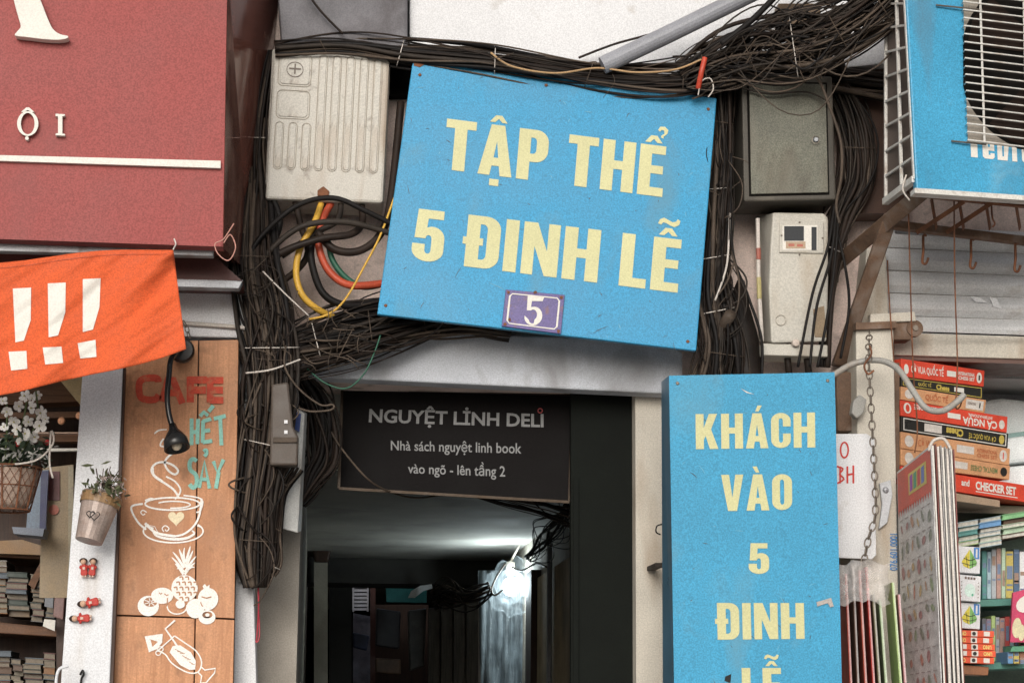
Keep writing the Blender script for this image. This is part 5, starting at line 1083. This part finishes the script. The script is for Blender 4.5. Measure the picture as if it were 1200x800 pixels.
def book_flat(x0, x1, y0, y1, Y, col, label, skew=0, th=.12, group=None):
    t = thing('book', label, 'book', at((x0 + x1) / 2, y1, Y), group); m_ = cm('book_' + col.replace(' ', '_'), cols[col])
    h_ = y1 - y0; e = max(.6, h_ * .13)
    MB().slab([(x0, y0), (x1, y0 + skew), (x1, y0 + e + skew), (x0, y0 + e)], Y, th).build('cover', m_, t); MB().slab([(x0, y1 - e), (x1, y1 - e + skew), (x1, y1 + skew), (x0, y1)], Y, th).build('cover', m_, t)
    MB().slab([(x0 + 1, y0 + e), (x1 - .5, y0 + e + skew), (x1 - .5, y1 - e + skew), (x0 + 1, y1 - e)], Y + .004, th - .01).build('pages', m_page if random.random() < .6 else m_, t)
t = thing('book_shelf', 'dark wooden shelf unit in the dim left shop', 'shelf', at(20, 860, 6.1))
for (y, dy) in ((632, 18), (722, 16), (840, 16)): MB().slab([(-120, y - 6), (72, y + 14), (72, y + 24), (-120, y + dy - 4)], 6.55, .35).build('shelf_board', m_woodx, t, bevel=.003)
MB().rect(-120, 560, 90, 870, 6.95, .03).build('back', m_wood2, t)
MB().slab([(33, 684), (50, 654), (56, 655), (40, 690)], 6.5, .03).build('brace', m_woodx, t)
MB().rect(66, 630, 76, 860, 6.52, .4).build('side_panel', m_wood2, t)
random.seed(12)
names = list(cols); wh = ['upper', 'lower']
pl_ = [(-40, 8, 652, 718), (8, 33, 666, 722), (36, 50, 672, 728), (53, 64, 664, 735), (-40, 12, 762, 845), (14, 26, 772, 848), (28, 50, 764, 850), (52, 66, 768, 850)]
pos_n = ['leftmost pile', 'second pile', 'third pile', 'right end pile']
ords = ['lowest', 'second from bottom', 'third from bottom', 'fourth from bottom', 'fifth from bottom', 'sixth from bottom', 'seventh from bottom', 'eighth from bottom', 'ninth from bottom', 'tenth from bottom', 'eleventh from bottom', 'twelfth from bottom']
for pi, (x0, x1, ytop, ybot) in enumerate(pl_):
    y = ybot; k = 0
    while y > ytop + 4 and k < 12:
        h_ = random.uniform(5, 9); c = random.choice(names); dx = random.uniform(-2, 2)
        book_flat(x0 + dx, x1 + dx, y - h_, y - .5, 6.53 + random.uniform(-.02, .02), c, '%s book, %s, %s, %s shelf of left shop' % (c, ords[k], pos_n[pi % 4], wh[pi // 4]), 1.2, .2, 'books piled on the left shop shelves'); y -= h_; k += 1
obj1('paper_card', 'white card drooping over the edge of the left shop shelf', 'card', [(52, 725), (65, 726), (64, 739), (50, 733)], 6.45, .003, m_ivory)
obj1('figure_frame', 'grey framed picture leaning on the left shop upper shelf', 'picture', [(55, 662), (64, 664), (62, 712), (52, 710)], 6.45, .02, cm('grey_blue', (.16, .17, .19)))
obj1('package', 'pinkish packages stacked beside the white post, left shop', 'package', [(64, 698), (76, 700), (74, 726), (62, 722)], 6.4, .05, cm('pinkish', (.22, .13, .12)), .003)
obj1('box', 'brown cardboard box on top of the left shop shelf', 'box', [(-60, 636), (26, 632), (52, 640), (52, 650), (-60, 646)], 6.5, .2, cm('cardboard', (.22, .13, .06)))
obj1('blue_packet', 'pale blue packet lying below the orchid basket', 'packet', [(14, 617), (52, 619), (50, 628), (16, 625)], 5.8, .1, cm('pale_blue2', (.16, .18, .22)))
# ---------------- right shop: chess boxes
m_gr = cm('game_red', (.60, .06, .03)); m_gb = cm('game_black', (.02, .018, .015), rough=.35); m_gt = cm('game_tan', (.55, .28, .14)); m_gold = cm('gold_print', (.5, .38, .08))
YL, YR = 5.47, 5.62
def game_box(name, label, q, m, deco, ymax=YR):
    t = thing(name, label, 'game box', at(q[3][0] + 40, q[3][1] + 8, YL), 'board game boxes stacked under the shutter')
    xs0, xs1 = q[0][0], q[1][0]
    pl = Plane((1057, 430, YL), (1157, 450, YR), (1057, 560, YL))
    P = [pl(*p) for p in q]; back = -pl.n * .22
    MB().prism(P, back).build('box', m, t, bevel=.002)
    f = quadmap([(q[0][0], q[0][1]), q[1], q[2], q[3]], pl, 1)
    deco(t, f, pl); return t
def disc(t, f, u, v, ru, rv, m, name='emblem', o=.0014, n=14):
    pl0 = f(u, v); MB().fill([[(u + ru * math.cos(6.283 * k / n), v + rv * math.sin(6.283 * k / n)) for k in range(n)]], lambda x, y: f(x, y) + Vector((0, -o, 0))).build(name, m, t)
def lab(t, f, u0, v0, u1, v1, m, name='label', o=.0014): MB().fill([[(u0, v0), (u0, v1), (u1, v1), (u1, v0)]], lambda x, y: f(x, y) + Vector((0, -o, 0))).build(name, m, t)
def txt(t, f, s, u0, v0, u1, v1, m, flip=False, bold=.02, o=.0018):
    V, P = font_mesh(s, bold); x0 = min(v.x for v in V); x1 = max(v.x for v in V); h = max(v.y for v in font_mesh('H', bold)[0]); b = MB()
    for v in V:
        a, c = (v.x - x0) / (x1 - x0), v.y / h
        if flip: a, c = 1 - a, 1 - c
        b.v.append(f(u0 + (u1 - u0) * a, v0 + (v1 - v0) * c) + Vector((0, -o, 0)))
    b.f += P; b.build('lettering', m, t)
def outline(t, f, u0, v0, u1, v1, m, wd=.012):
    MB().ribbon([(u0, v0), (u0, v1), (u1, v1), (u1, v0)], .012, lambda x, y: f(x, y) + Vector((0, -.0012, 0)), True).build('border_print', m, t)
def outline2(t, f, u0, v0, u1, v1, m):
    for (a, c, d, e) in ((u0, v1 - .06, u1, v1), (u0, v0, u1, v0 + .06), (u0, v0 + .061, u0 + .008, v1 - .061), (u1 - .008, v0 + .061, u1, v1 - .061)): lab(t, f, a, c, d, e, m, 'border_print', .0012)
W_ = m_ivory; m_grp = cm('pale_label', (.6, .55, .5))
def d1(t, f, p): disc(t, f, .055, .45, .028, .28, W_); txt(t, f, 'CỜ VUA QUỐC TẾ', .11, .3, .5, .68, W_); lab(t, f, .54, .35, .65, .68, W_); txt(t, f, 'INTERNATIONAL', .68, .52, .88, .72, W_, bold=.03); txt(t, f, 'CHESS SET', .68, .25, .88, .45, W_, bold=.03); disc(t, f, .935, .5, .034, .33, W_); lab(t, f, .925, .35, .945, .65, m_gb, 'pawn_print', .002)
def d2(t, f, p): outline2(t, f, .02, .1, .98, .92, m_gold); txt(t, f, 'QUỐC TẾ', .2, .35, .36, .62, m_gold); txt(t, f, 'Chess', .42, .25, .58, .72, m_gold, bold=.05); lab(t, f, .64, .3, .76, .68, W_)
def d3(t, f, p): disc(t, f, .09, .5, .05, .35, m_grp); txt(t, f, 'QUỐC TẾ', .28, .3, .55, .7, cm('orange_ink', (.45, .14, .06))); lab(t, f, .76, .15, .97, .85, m_grp); txt(t, f, 'INTERNATIONAL', .78, .45, .88, .65, cm('grey_ink', (.15, .1, .08))); lab(t, f, .92, .3, .935, .7, m_gb, 'pawn_print', .002)
def d4(t, f, p): disc(t, f, .06, .55, .035, .34, W_); disc(t, f, .062, .55, .018, .24, m_gr, 'emblem', .002); txt(t, f, 'CHESS & HORSE', .12, .55, .38, .85, W_, True); lab(t, f, .43, .35, .55, .68, W_); txt(t, f, 'CÁ NGỰA', .57, .12, .9, .55, W_, True, .03); txt(t, f, 'INTERNATIONAL', .62, .65, .85, .82, W_, True); disc(t, f, .945, .45, .028, .28, m_grp)
def d5(t, f, p): outline2(t, f, .02, .1, .98, .92, W_); lab(t, f, .21, .25, .37, .78, m_grp); txt(t, f, 'Chess', .41, .25, .57, .72, m_gold, True, .05); txt(t, f, 'CỜ VUA QUỐC TẾ', .62, .3, .88, .6, m_gold, True); disc(t, f, .935, .5, .026, .3, m_gold)
def d6(t, f, p): disc(t, f, .07, .5, .04, .35, m_grp); txt(t, f, 'CỜ VUA', .15, .3, .3, .7, MATS['orange_ink']); lab(t, f, .5, .3, .66, .75, m_grp); txt(t, f, 'INTERNATIONAL', .69, .5, .88, .72, MATS['orange_ink']); txt(t, f, 'CHESS SET', .69, .2, .88, .42, MATS['orange_ink']); disc(t, f, .935, .5, .036, .36, m_grp); lab(t, f, .93, .3, .94, .7, m_gr, 'pawn_print', .002)
def d7(t, f, p): disc(t, f, .07, .5, .04, .35, m_grp); lab(t, f, .46, .3, .6, .75, m_grp); txt(t, f, 'MENTAL CHESS', .63, .3, .88, .65, cm('green_ink', (.15, .2, .08)), True); disc(t, f, .94, .5, .032, .32, m_gb)
def d8(t, f, p): txt(t, f, 'and', .37, .42, .42, .78, W_, bold=.03); txt(t, f, 'CHECKER SET', .46, .32, .72, .78, W_, bold=.04); lab(t, f, .46, .16, .73, .21, W_, 'underline')
game_box('chess_box', 'topmost red chess box of the stack under the shutter', [(1056, 420), (1154, 434), (1153, 453), (1057, 441)], m_gr, d1)
game_box('chess_box', 'upper black chess box with gold lettering, second in the stack', [(1056, 441.5), (1152, 453.5), (1152, 468), (1056, 452)], m_gb, d2)
game_box('chess_box', 'short tan chess box with rounded end, third in the stack', [(1056, 452.5), (1156, 468.5), (1154, 484), (1056, 468)], m_gt, d3)
game_box('horse_game_box', 'red game box with upside down white lettering, mid stack', [(1055, 468.5), (1181, 488), (1180, 507), (1056, 487)], m_gr, d4)
game_box('chess_box', 'lower black chess box with upside down gold lettering', [(1056, 487.5), (1182, 507.5), (1181, 525), (1056, 505)], m_gb, d5)
game_box('chess_box', 'wide tan chess box directly below the lower black one', [(1056, 505.5), (1184, 525.5), (1183, 545), (1056, 525)], m_gt, d6)
game_box('chess_box', 'lowest tan chess box resting on the red checker set', [(1056, 525.5), (1184, 545.5), (1183, 562), (1056, 545)], m_gt, d7)
game_box('checker_box', 'long red checker set box at the bottom of the stack', [(1056, 545.5), (1240, 574), (1240, 594), (1056, 566)], m_gr, d8)
game_box('game_box', 'brown box edge peeking out beneath the red checker set', [(1056, 566.5), (1172, 586), (1172, 594), (1056, 578)], cm('worn_tan', (.36, .26, .18)), lambda t, f, p: None)
# bags and shelf by the boxes
m_bag = mat('white_plastic_bag', (.74, .78, .78), .35, var=.1, vs=15, bump=.6); m_bagt = cm('teal_plastic', (.25, .38, .36))
o = MB().slab([(1150, 432), (1340, 445), (1340, 485), (1150, 468)], 6.1, .05).build('shelf_wall_panel', cm('grey_panel', (.4, .4, .42))); tag(o, 'grey wall panel inside the right shop above the white bags', 'panel')
for (q, Yb, lb) in (([(1150, 470), (1175, 466), (1300, 480), (1300, 500), (1180, 512), (1150, 505)], 5.98, 'upper white plastic bag pile behind the chess boxes'), ([(1160, 515), (1300, 498), (1300, 530), (1170, 545)], 5.93, 'middle white plastic bag pile behind the chess boxes'), ([(1165, 548), (1300, 535), (1300, 580), (1170, 575)], 5.9, 'lower pale plastic bag pile right of the tan boxes')):
    b = MB(); c = [at(x, y, Yb) for x, y in q]; b.prism(c, (0, .2, 0)); o = b.build('plastic_bag', m_bag, smooth=False, bevel=.012); tag(o, lb, 'plastic bag')
o = MB().slab([(1178, 508), (1300, 492), (1300, 500), (1182, 520)], 5.95, .2).build('folded_sack', m_bagt, bevel=.003); tag(o, 'dark teal folded sack between the white bags, right edge', 'sack')
# green shelf unit
m_green = mat('green_shelf_metal', (.08, .22, .18), .5, var=.15)
t = thing('green_shelf', 'green metal bookshelf inside the right shop', 'shelf', at(1160, 860, 5.9))
for (y0, y1) in ((704, 712), (778, 786)): MB().slab([(1104, y0), (1300, y0 - 8), (1300, y1 - 7), (1104, y1)], 5.72, .3).build('shelf_board', m_green, t, bevel=.002)
MB().slab([(1104, 592), (1300, 590), (1300, 860), (1104, 860)], 6.1, .02).build('back_panel', cm('dull_green', (.1, .14, .11)), t)
MB().rect(1184, 756, 1215, 762, 5.7, .2).build('shelf_board', m_green, t)
obj1('top_board', 'grey brown board above the flat stacked books, right shop', 'board', [(1115, 590), (1300, 596), (1300, 604), (1115, 600)], 5.75, .3, cm('dusty_board', (.25, .21, .16)))
rc = {'teal': (.1, .27, .25), 'lime green': (.38, .5, .2), 'pale blue': (.36, .47, .52), 'sky blue': (.13, .28, .48), 'brown': (.26, .12, .07), 'green': (.2, .42, .2), 'pale green': (.4, .52, .38), 'grey': (.38, .4, .42), 'pink brown': (.42, .26, .22), 'olive yellow': (.48, .38, .1), 'dark blue': (.07, .12, .2), 'white': (.66, .66, .66), 'dusty purple': (.24, .18, .23), 'red': (.5, .08, .07), 'dark grey': (.12, .12, .13)}
cols.update(rc); m_page = cm('right_shop_pages', (.5, .48, .42), vs=60, var=.25)
k0 = 0
for (x0, x1, yb, lst, nm) in ((1122, 1147, 641, ['lime green', 'teal', 'teal', 'teal', 'pale blue'], 'left flat pile'), (1147, 1174, 642, ['pale blue', 'pale green', 'pale blue', 'grey', 'sky blue', 'pale blue'], 'middle flat pile'), (1174, 1215, 632, ['brown', 'pale green', 'pale green', 'brown', 'green'], 'right flat pile')):
    y = yb
    for k, c in enumerate(lst):
        h_ = (5.5, 6.5, 5)[k % 3]; book_flat(x0 + (k % 2), x1 - (k % 3) * .6, y - h_, y - .3, 5.68 + .01 * (k % 2), c, '%s book, %s of the %s on the green shelf' % (c, ords[k], nm), -(x1 - x0) * .16, .2, 'books lying flat above the green shelf'); y -= h_
def book_up(x0, x1, y0, y1, Y, col, label, group):
    t = thing('book', label, 'book', at((x0 + x1) / 2, y1, Y), group); m_ = cm('bk_' + col.replace(' ', '_'), cols[col])
    MB().slab([(x0, y0), (x1, y0), (x1, y1), (x0, y1)], Y, .14).build('spine', m_, t, bevel=.0015)
    lt = random.uniform(.08, .5); MB().rect(x0 + .8, y0 + (y1 - y0) * lt, x1 - .8, y0 + (y1 - y0) * (lt + random.uniform(.06, .34)), Y - .0012, .001).build('spine_label', cm('sp_' + random.choice('abc'), random.choice(((.5, .5, .45), (.3, .2, .15), (.15, .2, .3)))), t)
    for vv in random.sample((.05, .6, .64, .7, .8, .88, .93), random.randint(1, 3)): MB().rect(x0 + .8, y0 + (y1 - y0) * vv, x1 - .8, y0 + (y1 - y0) * vv + 2, Y - .0012, .001).build('spine_band', MATS.get('sp_a') or m_grp, t)
x = 1151
for k, (c, wd) in enumerate([('teal', 6), ('pale blue', 5), ('grey', 6), ('pink brown', 6), ('pale green', 5), ('olive yellow', 9), ('dark blue', 7), ('white', 8), ('grey', 4), ('dusty purple', 9), ('dark grey', 8)]):
    book_up(x, x + wd - .5, 643 + random.uniform(-2, 3), 703.5 - (x - 1104) * .04, 5.76 + random.uniform(0, .015), c, 'upright %s book, %s from left on the upper green shelf' % (c, ['first', 'second', 'third', 'fourth', 'fifth', 'sixth', 'seventh', 'eighth', 'ninth', 'tenth', 'eleventh'][k]), 'upright books on the upper green shelf'); x += wd
x = 1151
for k, (c, wd) in enumerate([('dark grey', 5), ('dusty purple', 6), ('lime green', 5), ('grey', 5), ('pink brown', 6), ('red', 6), ('pale blue', 5), ('brown', 6), ('olive yellow', 6), ('dark blue', 8), ('white', 7)]):
    book_up(x, x + wd - .5, 722 + random.uniform(-2, 4), 777.5 - (x - 1104) * .04, 5.76 + random.uniform(0, .015), c, 'upright %s book, %s from left on the lower green shelf' % (c, ['first', 'second', 'third', 'fourth', 'fifth', 'sixth', 'seventh', 'eighth', 'ninth', 'tenth', 'eleventh'][k]), 'upright books on the lower green shelf'); x += wd
# puzzle boxes
def puzzle(label, x0, y0, x1, y1):
    t = thing('puzzle_box', label, 'puzzle box', at((x0 + x1) / 2, y1, 5.6)); pl = flat(5.6)
    f = quadmap([(x0, y0), (x1, y0 + 2), (x1 - .5, y1), (x0 - .5, y1 - 2)], pl, 1)
    MB().prism([f(0, 1), f(1, 1), f(1, 0), f(0, 0)], (0, .1, 0)).build('box', m_white, t, bevel=.002)
    F_ = lambda off: (lambda u, v: f(u, v) + Vector((0, -off, 0)))
    MB().fill([[(.55, .9), (.22, .42), (.3, .25), (.55, .16)]], F_(.0012)).build('yellow_face', cm('puz_yellow', (.62, .52, .06)), t)
    MB().fill([[(.56, .9), (.56, .16), (.82, .3), (.86, .42)]], F_(.0012)).build('green_face', cm('puz_green', (.2, .42, .12)), t)
    b = MB(); b.ribbon([(.3, .55), (.56, .47), (.78, .54)], .03, F_(.002)); b.ribbon([(.24, .36), (.56, .3), (.84, .38)], .025, F_(.0022)); b.ribbon([(.4, .62), (.46, .2)], .02, F_(.0024)); b.ribbon([(.68, .62), (.66, .2)], .02, F_(.0026)); b.build('dark_lines', m_gb, t)
    MB().fill([[(.72, .98), (.95, .98), (.95, .55), (.72, .55)]], F_(.0011)).build('blue_label', cm('puz_blue', (.06, .2, .5)), t)
    MB().fill([[(.8, .92), (.87, .92), (.87, .6), (.8, .6)]], F_(.0018)).build('label_print', m_ivory, t)
puzzle('white box with yellow-green pyramid puzzle picture, upper one', 1121, 639, 1149, 672)
puzzle('white box with yellow-green pyramid puzzle picture, lower one', 1121, 705, 1149, 737)
t = thing('puzzle_box', 'plain white puzzle box with pale round picture between the pyramid boxes', 'puzzle box', at(1137, 705, 5.58)); f = quadmap([(1124, 672.5), (1150, 675), (1149, 705), (1123, 703)], flat(5.58), 1)
MB().prism([f(0, 1), f(1, 1), f(1, 0), f(0, 0)], (0, .1, 0)).build('box', m_white, t, bevel=.002)
disc(t, f, .5, .42, .24, .26, cm('pale_mint', (.6, .75, .68)), 'round_picture'); disc(t, f, .62, .25, .05, .05, cm('mint_dot', (.1, .4, .25)), 'dot', .002)
for k in range(4): lab(t, f, .25 + k * .13, .84, .34 + k * .13, .93, MATS['grey_ink'], 'title_mark')
for k in range(5):
    lab(t, f, .1, .15 + k * .14, .14, .19 + k * .14, MATS['grey_ink'], 'side_mark'); lab(t, f, .86, .15 + k * .14, .9, .19 + k * .14, MATS['grey_ink'], 'side_mark')
# card game boxes
m_uno = cm('card_orange', (.68, .09, .035)); nm = ['topmost', 'second from the top', 'third from the top', 'fourth from the top', 'lowest']
for k in range(5):
    y0 = 737.5 + k * 7.8; x0, x1 = [(1121, 1165), (1121, 1164), (1121, 1166), (1121, 1167), (1120, 1165)][k]
    t = thing('card_game_box', '%s orange card game box in the small stack below the pyramid boxes' % nm[k], 'game box', at(1143, y0 + 8, 5.6), 'orange card game boxes'); f = quadmap([(x0, y0), (x1, y0 + 1.5), (x1, y0 + 9), (x0, y0 + 7.5)], flat(5.6 - .004 * (k % 2)), 1)
    MB().prism([f(0, 1), f(1, 1), f(1, 0.03), f(0, 0.03)], (0, .09, 0)).build('box', m_uno, t, bevel=.0012)
    fl = k in (2, 3)
    txt(t, f, 'UNO', .68 if fl else .05, .2, .9 if fl else .25, .8, cm('uno_yellow', (.8, .65, .2)), fl, .03)
    lab(t, f, .38, .1, .55, .92, W_, 'picture_label'); disc(t, f, .46, .5, .05, .3, m_gb, 'picture', .002); lab(t, f, *((.08, .15, .26, .88) if fl else (.72, .15, .88, .88)), W_, 'white_label')
obj1('cardboard_box', 'small brown cardboard box under the orange card games', 'box', [(1121, 778), (1159, 781), (1158, 791), (1121, 789)], 5.62, .09, cm('dark_cardboard', (.26, .11, .05)), .002)
t = thing('magazine', 'pink magazine with white flower print standing on the lower shelf', 'magazine', at(1200, 754, 5.62)); f = quadmap([(1187, 694), (1240, 680), (1240, 752), (1184, 752)], flat(5.62), 1)
MB().prism([f(0, 1), f(1, 1), f(1, 0), f(0, 0)], (0, .01, 0)).build('cover', cm('magenta_cover', (.5, .05, .12)), t)
disc(t, f, .28, .72, .2, .16, W_, 'white_blob'); disc(t, f, .12, .28, .1, .2, cm('cream_flower', (.6, .55, .35)), 'flower_print'); disc(t, f, .22, .18, .07, .16, MATS['cream_flower'], 'flower_print', .002)
obj1('green_box', 'small green box on the lower shelf at the right edge', 'box', [(1186, 757), (1240, 755), (1240, 762), (1184, 763)], 5.64, .05, cm('grn_box', (.1, .3, .18)))
for k, c in enumerate(['sky blue', 'olive yellow', 'brown']): book_up(1181 + k * 7, 1187.5 + k * 7, 763, 777, 5.66, c, '%s short book below the pink magazine' % c, 'short books below the magazine')
# charts hanging
t = thing('wall_charts', 'hanging sheaf of laminated picture charts seen edge on', 'chart', at(1080, 860, 5.25))
A_ = [(1051, 553, 5.40), (1091, 521, 5.12)]
def sheet(x0, y0, Y0_, x1, y1, Y1_, m, name):
    a, b_ = at(x0, y0, Y0_), at(x1, y1, Y1_); d = (b_ - a); nrm = Vector((d.y, -d.x, 0)).normalized() * .0015
    zb_ = at(x0, 880, Y0_).z
    P = [a, b_, Vector((b_.x + .008, b_.y, zb_)), Vector((a.x + .0, a.y, zb_))]
    MB().prism(P, -nrm * 2).build(name, m, t); return P, nrm
m_chart = mat('chart_paper', (.5, .49, .48), .35, var=.2, vs=30, grain=.15, bump=.05)
P, nrm = sheet(1051, 553, 5.40, 1091, 521, 5.12, m_chart, 'front_sheet')
fch = lambda u, v, o=.001: (P[3] * (1 - u) + P[2] * u) * (1 - v) + (P[0] * (1 - u) + P[1] * u) * v + (nrm.normalized() * o if nrm.x < 0 else -nrm.normalized() * o)
V_ = lambda y: 1 - (y / 345.)   # chart units from its top
MB().fill([[(0.02, V_(3)), (.98, V_(3)), (.98, V_(52)), (.02, V_(52))]], lambda u, v: fch(u, v)).build('red_header', cm('chart_red', (.52, .12, .09)), t)
MB().fill([[(.35, V_(14)), (.86, V_(14)), (.86, V_(40)), (.35, V_(40))]], lambda u, v: fch(u, v, .002)).build('title_panel', cm('chart_yellow', (.55, .45, .15)), t)
for k, c in enumerate(((.3, .1, .35), (.1, .3, .2), (.5, .1, .1), (.15, .2, .45))): MB().fill([[(.4 + k * .11, V_(18)), (.48 + k * .11, V_(17)), (.47 + k * .11, V_(36)), (.39 + k * .11, V_(37))]], lambda u, v: fch(u, v, .003)).build('title_mark', cm('chart_c%d' % k, c), t)
b = MB()
for k in range(14): b.fill([[(.02 + k * .07, V_(52)), (.06 + k * .07, V_(52)), (.04 + k * .07, V_(60))]], lambda u, v: fch(u, v))
b.build('header_fringe', MATS['chart_red'], t)
random.seed(6); pc = [(.5, .12, .04), (.18, .26, .08), (.48, .3, .06), (.3, .06, .05), (.12, .14, .07), (.45, .2, .08)]
pc = [tuple(.55 * q_ + .16 for q_ in c) for c in pc]
for r_ in range(11):
    for k in range(6):
        if random.random() < .08: continue
        u = .1 + k * .155 + random.uniform(-.02, .02); y = 76 + r_ * 27 + random.uniform(-3, 3); hh_ = random.uniform(4.5, 10); wd = random.uniform(.02, .05); an = random.uniform(-.03, .03); k_ = random.randrange(6)
        MB().fill([[(u + wd * math.cos(a) * (1 + .3 * math.sin(2 * a)) + an * math.sin(a), V_(y + hh_ * math.sin(a))) for a in [j * .785 for j in range(8)]]], lambda u_, v_: fch(u_, v_, .0016)).build('vegetable_picture', cm('veg_%d' % k_, pc[k_], var=.35, vs=60), t)
b = MB()
for r_ in range(11):
    for k in range(6): y = 64 + r_ * 27; u = .06 + k * .155; b.fill([[(u, V_(y)), (u + .09, V_(y)), (u + .09, V_(y + 1)), (u, V_(y + 1))]], lambda u_, v_: fch(u_, v_, .0015))
tag(b.build('caption_print', cm('faded_ink', (.3, .26, .25)), t), kind='stuff')
for k, (x, y, Yk, x2, c) in enumerate([(1063, 548, 5.5, 1096, 'm'), (1070, 548, 5.52, 1102, 'w'), (1078, 548, 5.54, 1107, 'w'), (1086, 549, 5.56, 1112, 'w'), (1094, 550, 5.58, 1117, 'm')]):
    sheet(x, y, Yk, x2, 520 + k * 1.5, 5.14 + .01 * k, cm('chart_back_red', (.22, .06, .05)) if c == 'm' else m_chart, 'rear_sheet')
for k, x in enumerate((1093, 1099, 1104.5, 1109.5, 1114.5)):
    MB().tube([at(x, 522 + k, 5.125 + k * .006), Vector((at(x + 1.5, 522 + k, 5.125 + k * .006).x + .01, 5.125 + k * .006, at(x, 880, 5.13).z))], .0038 if k % 2 else .0028, 4).build('sheet_edge', m_ivory if k % 2 == 0 else m_grp, t)
MB().tube(path3([(1088, 528, 5.13), (1094, 516, 5.12), (1106, 514, 5.12), (1114, 526, 5.12)], 4), .0045, 6).build('clip', m_cwht, t, smooth=True)
# bags of folders at the bottom
fold = [(978, 676, 12, 'red', (.38, .06, .04), 0), (988, 668, 10, 'dark brown', (.12, .07, .05), 0), (997, 672, 9, 'rust red', (.42, .09, .06), 1), (1007, 668, 7, 'crimson', (.45, .05, .04), 2), (1014, 700, 8, 'olive', (.22, .2, .12), 2), (1024, 706, 6, 'pale green', (.4, .5, .3), 2), (1036, 686, 9, 'lime', (.45, .58, .25), 3), (1044, 700, 8, 'pink', (.5, .25, .25), 2)]
for k, (x, y, wd, cn, c, sk) in enumerate(fold):
    t = thing('hanging_booklet', '%s booklet hanging edge on at the foot of the white post' % cn, 'booklet', at(x + 5, 860, 5.3), 'booklets hanging below the white post')
    a, b_ = at(x, y, 5.42 - .01 * k), at(x + wd, y - 4, 5.2 - .005 * k); zb_ = at(x, 870, 5.3).z
    MB().prism([a, b_, Vector((b_.x + .004 * sk + .01, b_.y, zb_)), Vector((a.x + .004 * sk + .01, a.y, zb_))], (.003, .001, 0)).build('cover', cm('folder_' + cn.replace(' ', '_'), c), t)
    MB().tube([b_ + Vector((.004, 0, 0)), Vector((b_.x + .004 * sk + .014, b_.y, zb_))], .003, 4).build('page_edge', cm('edge_' + cn.replace(' ', '_'), tuple(min(.6, q_ * .6 + .25) for q_ in c)), t)
b = MB()
for j in range(7):
    for i in range(9): b.v.append(at(982 + i * 7.5 + 2 * math.sin(j * 2 + i), 655 + j * 8 + abs(i - 4) * 1.5 + 3 * math.sin(i * 2.1 + j), 5.16 + .02 * math.sin(i * 1.7) + .012 * math.sin(j * 2.3 + i)))
for j in range(6):
    for i in range(8): b.f.append((j*9+i, j*9+i+1, (j+1)*9+i+1, (j+1)*9+i))
mpb = mat('clear_plastic_bag', (.75, .72, .7), .25, var=.2, vs=20, bump=.4); mpb.node_tree.nodes['Principled BSDF'].inputs['Alpha'].default_value = .35
o = b.build('clear_bag', mpb, smooth=True); tag(o, 'crumpled clear plastic bag over the booklets below the white post', 'plastic bag')
